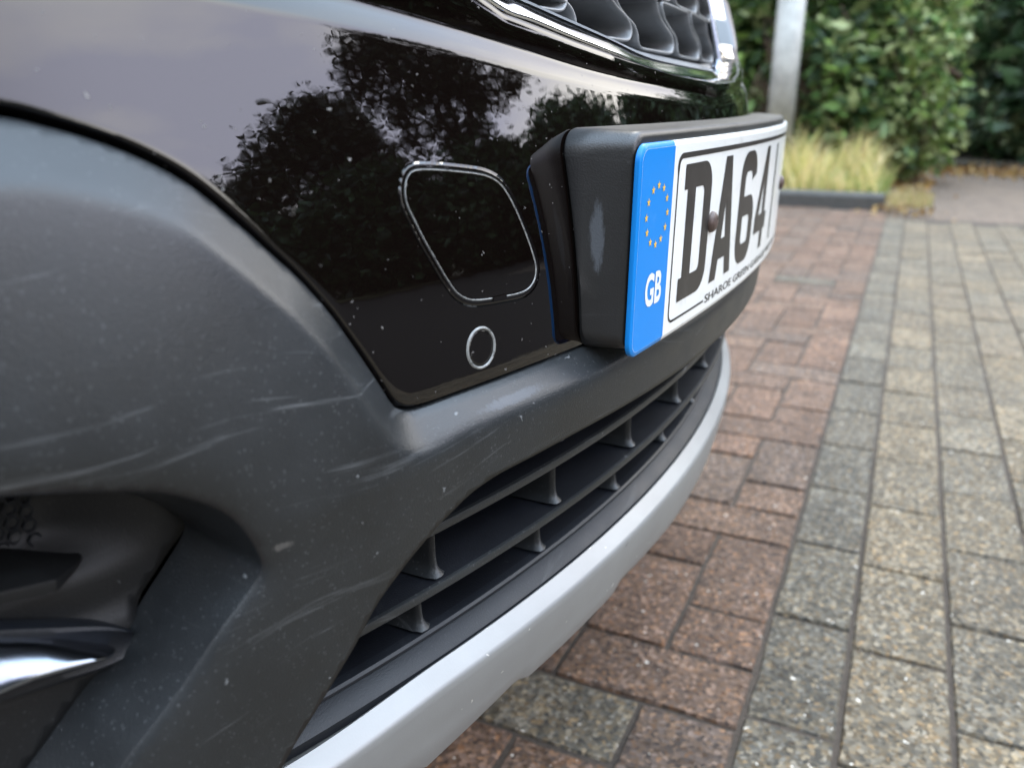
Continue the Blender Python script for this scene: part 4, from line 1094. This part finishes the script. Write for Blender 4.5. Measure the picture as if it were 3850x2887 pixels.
# galvanised lamp post
lp = empty('lamp_post', (-.88, 6.3, .03)); tag(lp, 'pale galvanised lamp post standing in the yellow grass behind the kerb', 'lamp post')
v, f = tube([(-.88, 6.3, .0), (-.88, 6.3, 1.35)], .092, 24); mesh_obj('post_base', v, f, M['post'], lp)
v, f = tube([(-.88, 6.3, 1.35), (-.88, 6.3, 1.39), (-.88, 6.3, 5.2)], np.array([.092, .06, .05]), 24); mesh_obj('post_shaft', v, f, M['post'], lp)
v, f = tube(smooth_line([(-.88, 6.3, 5.15), (-.84, 6.1, 5.5), (-.7, 5.5, 5.6)], 10), .03, 10); mesh_obj('lamp_arm', v, f, M['post'], lp)
b_ = MB(); b_.box(-.78, -.58, 5.0, 5.55, 5.56, 5.64); b_.build('lamp_head', M['post'], lp)

# ------------------------------------------------------------------ the open side behind the camera, mirrored in the paint
def tree(name, label, x, y, h, crowns, cols, leaf, seed, cat='tree', trunk_r=.22):
    e = empty(name, (x, y, 0)); tag(e, label, cat)
    P_ = np.vstack([clump_cloud(c, R_, a_, b_, cr, seed + i, .55) for i, (c, R_, a_, b_, cr) in enumerate(crowns)])
    leaves_mesh('crown', P_, leaf, cols, e, .2, .6, seed)
    tb_ = MB(); v, f = tube(smooth_line([(x, y, 0), (x + .1, y, h * .35), (x, y + .1, h * .8)], 10), np.linspace(trunk_r, .06, 10), 9); tb_.add(v, f)
    rr_ = random.Random(seed)
    for c, R_, *_ in crowns:
        for k in range(4):
            v, f = tube(smooth_line([(x, y, h * .3), ((x + c[0]) / 2, (y + c[1]) / 2, c[2] - R_[2] * .6), (c[0] + rr_.uniform(-.6, .6) * R_[0], c[1] + rr_.uniform(-.6, .6) * R_[1], c[2] + rr_.uniform(-.3, .6) * R_[2])], 9), np.linspace(.09, .02, 9), 6); tb_.add(v, f)
    tb_.build('trunk', M['bark'], e); return e
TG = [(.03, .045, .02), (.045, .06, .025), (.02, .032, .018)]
def polar(az, dist, el=0): a_ = math.radians(az); return dist * math.cos(a_), dist * math.sin(a_), .6 + dist * math.tan(math.radians(el))
x, y, _ = polar(16.5, 15)
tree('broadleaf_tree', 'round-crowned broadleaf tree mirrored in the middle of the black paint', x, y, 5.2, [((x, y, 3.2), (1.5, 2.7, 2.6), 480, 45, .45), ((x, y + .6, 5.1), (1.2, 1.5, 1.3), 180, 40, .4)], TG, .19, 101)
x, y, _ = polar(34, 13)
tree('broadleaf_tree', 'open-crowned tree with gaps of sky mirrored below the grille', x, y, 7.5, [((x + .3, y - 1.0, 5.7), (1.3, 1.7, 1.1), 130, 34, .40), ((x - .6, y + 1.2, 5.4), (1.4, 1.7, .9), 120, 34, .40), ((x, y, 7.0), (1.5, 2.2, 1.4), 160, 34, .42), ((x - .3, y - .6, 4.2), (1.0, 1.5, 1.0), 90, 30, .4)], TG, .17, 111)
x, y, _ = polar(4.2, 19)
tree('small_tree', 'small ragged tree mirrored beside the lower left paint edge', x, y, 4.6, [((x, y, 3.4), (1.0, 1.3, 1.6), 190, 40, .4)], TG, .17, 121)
for i, (az, dist, hh, wd) in enumerate(((22, 12.3, 3.1, 3.0), (7, 13, 2.4, 3.0), (36, 12.3, 3.1, 3.0), (50, 12, 3.3, 3.2), (66, 11, 3.2, 3.2), (84, 11, 3.1, 3.2))):
    x, y, _ = polar(az, dist)
    e = shrub('hedge', ['clipped hedge mirrored behind the round-crowned tree', 'clipped hedge mirrored beneath the small ragged tree', 'hedge length mirrored below the open-crowned tree', 'hedge length mirrored above the plate holder', 'hedge length mirrored near the far end of the ridge', 'hedge length mirrored at the far corner of the bumper'][i], (x, y, 0), [((x, y, hh * .5), (1.1, wd * .62, hh * .52), 330, 42, .42), ((x, y, hh * .3), (.7, wd * .6, hh * .3), 160, 42, .4)], DG, .26, 130 + i, stems=3, cat='hedge')
for i, (az, dist, hh, wd) in enumerate(((-24, 15, 4.6, 4.2), (-52, 13, 5.2, 4.6), (-82, 12, 5.4, 4.6))):  # three unseen hedges, added to darken what the plastic face looks towards
    x, y, _ = polar(az, dist)
    shrub('hedge', ['tall hedge mirrored low on the left, nearest the small tree', 'tall hedge standing between two others behind the camera', 'tall hedge beside the parking place, hindmost of the row'][i], (x, y, 0), [((x, y, hh * .5), (wd * .6, wd * .6, hh * .52), 260, 42, .6)], DG, .24, 160 + i, stems=3, cat='hedge')
# a street lamp on the far verge
x, y, _ = polar(14.2, 26)
e = empty('street_lamp', (x, y, 0)); tag(e, 'thin street lamp with curved head mirrored above the round-crowned tree', 'street lamp')
v, f = tube(smooth_line([(x, y, 0), (x, y, 4), (x, y, 9.9), (x, y - .15, 10.5), (x, y - .7, 10.8)], 24), np.linspace(.09, .04, 24), 8); mesh_obj('pole', v, f, M['post'], e)
v, f = tube(smooth_line([(x, y - .6, 10.8), (x, y - .9, 10.83), (x, y - 1.25, 10.76)], 8), np.array([.05, .11, .14, .15, .15, .14, .10, .04]), 8); mesh_obj('lamp_head', v, f, M['post'], e)
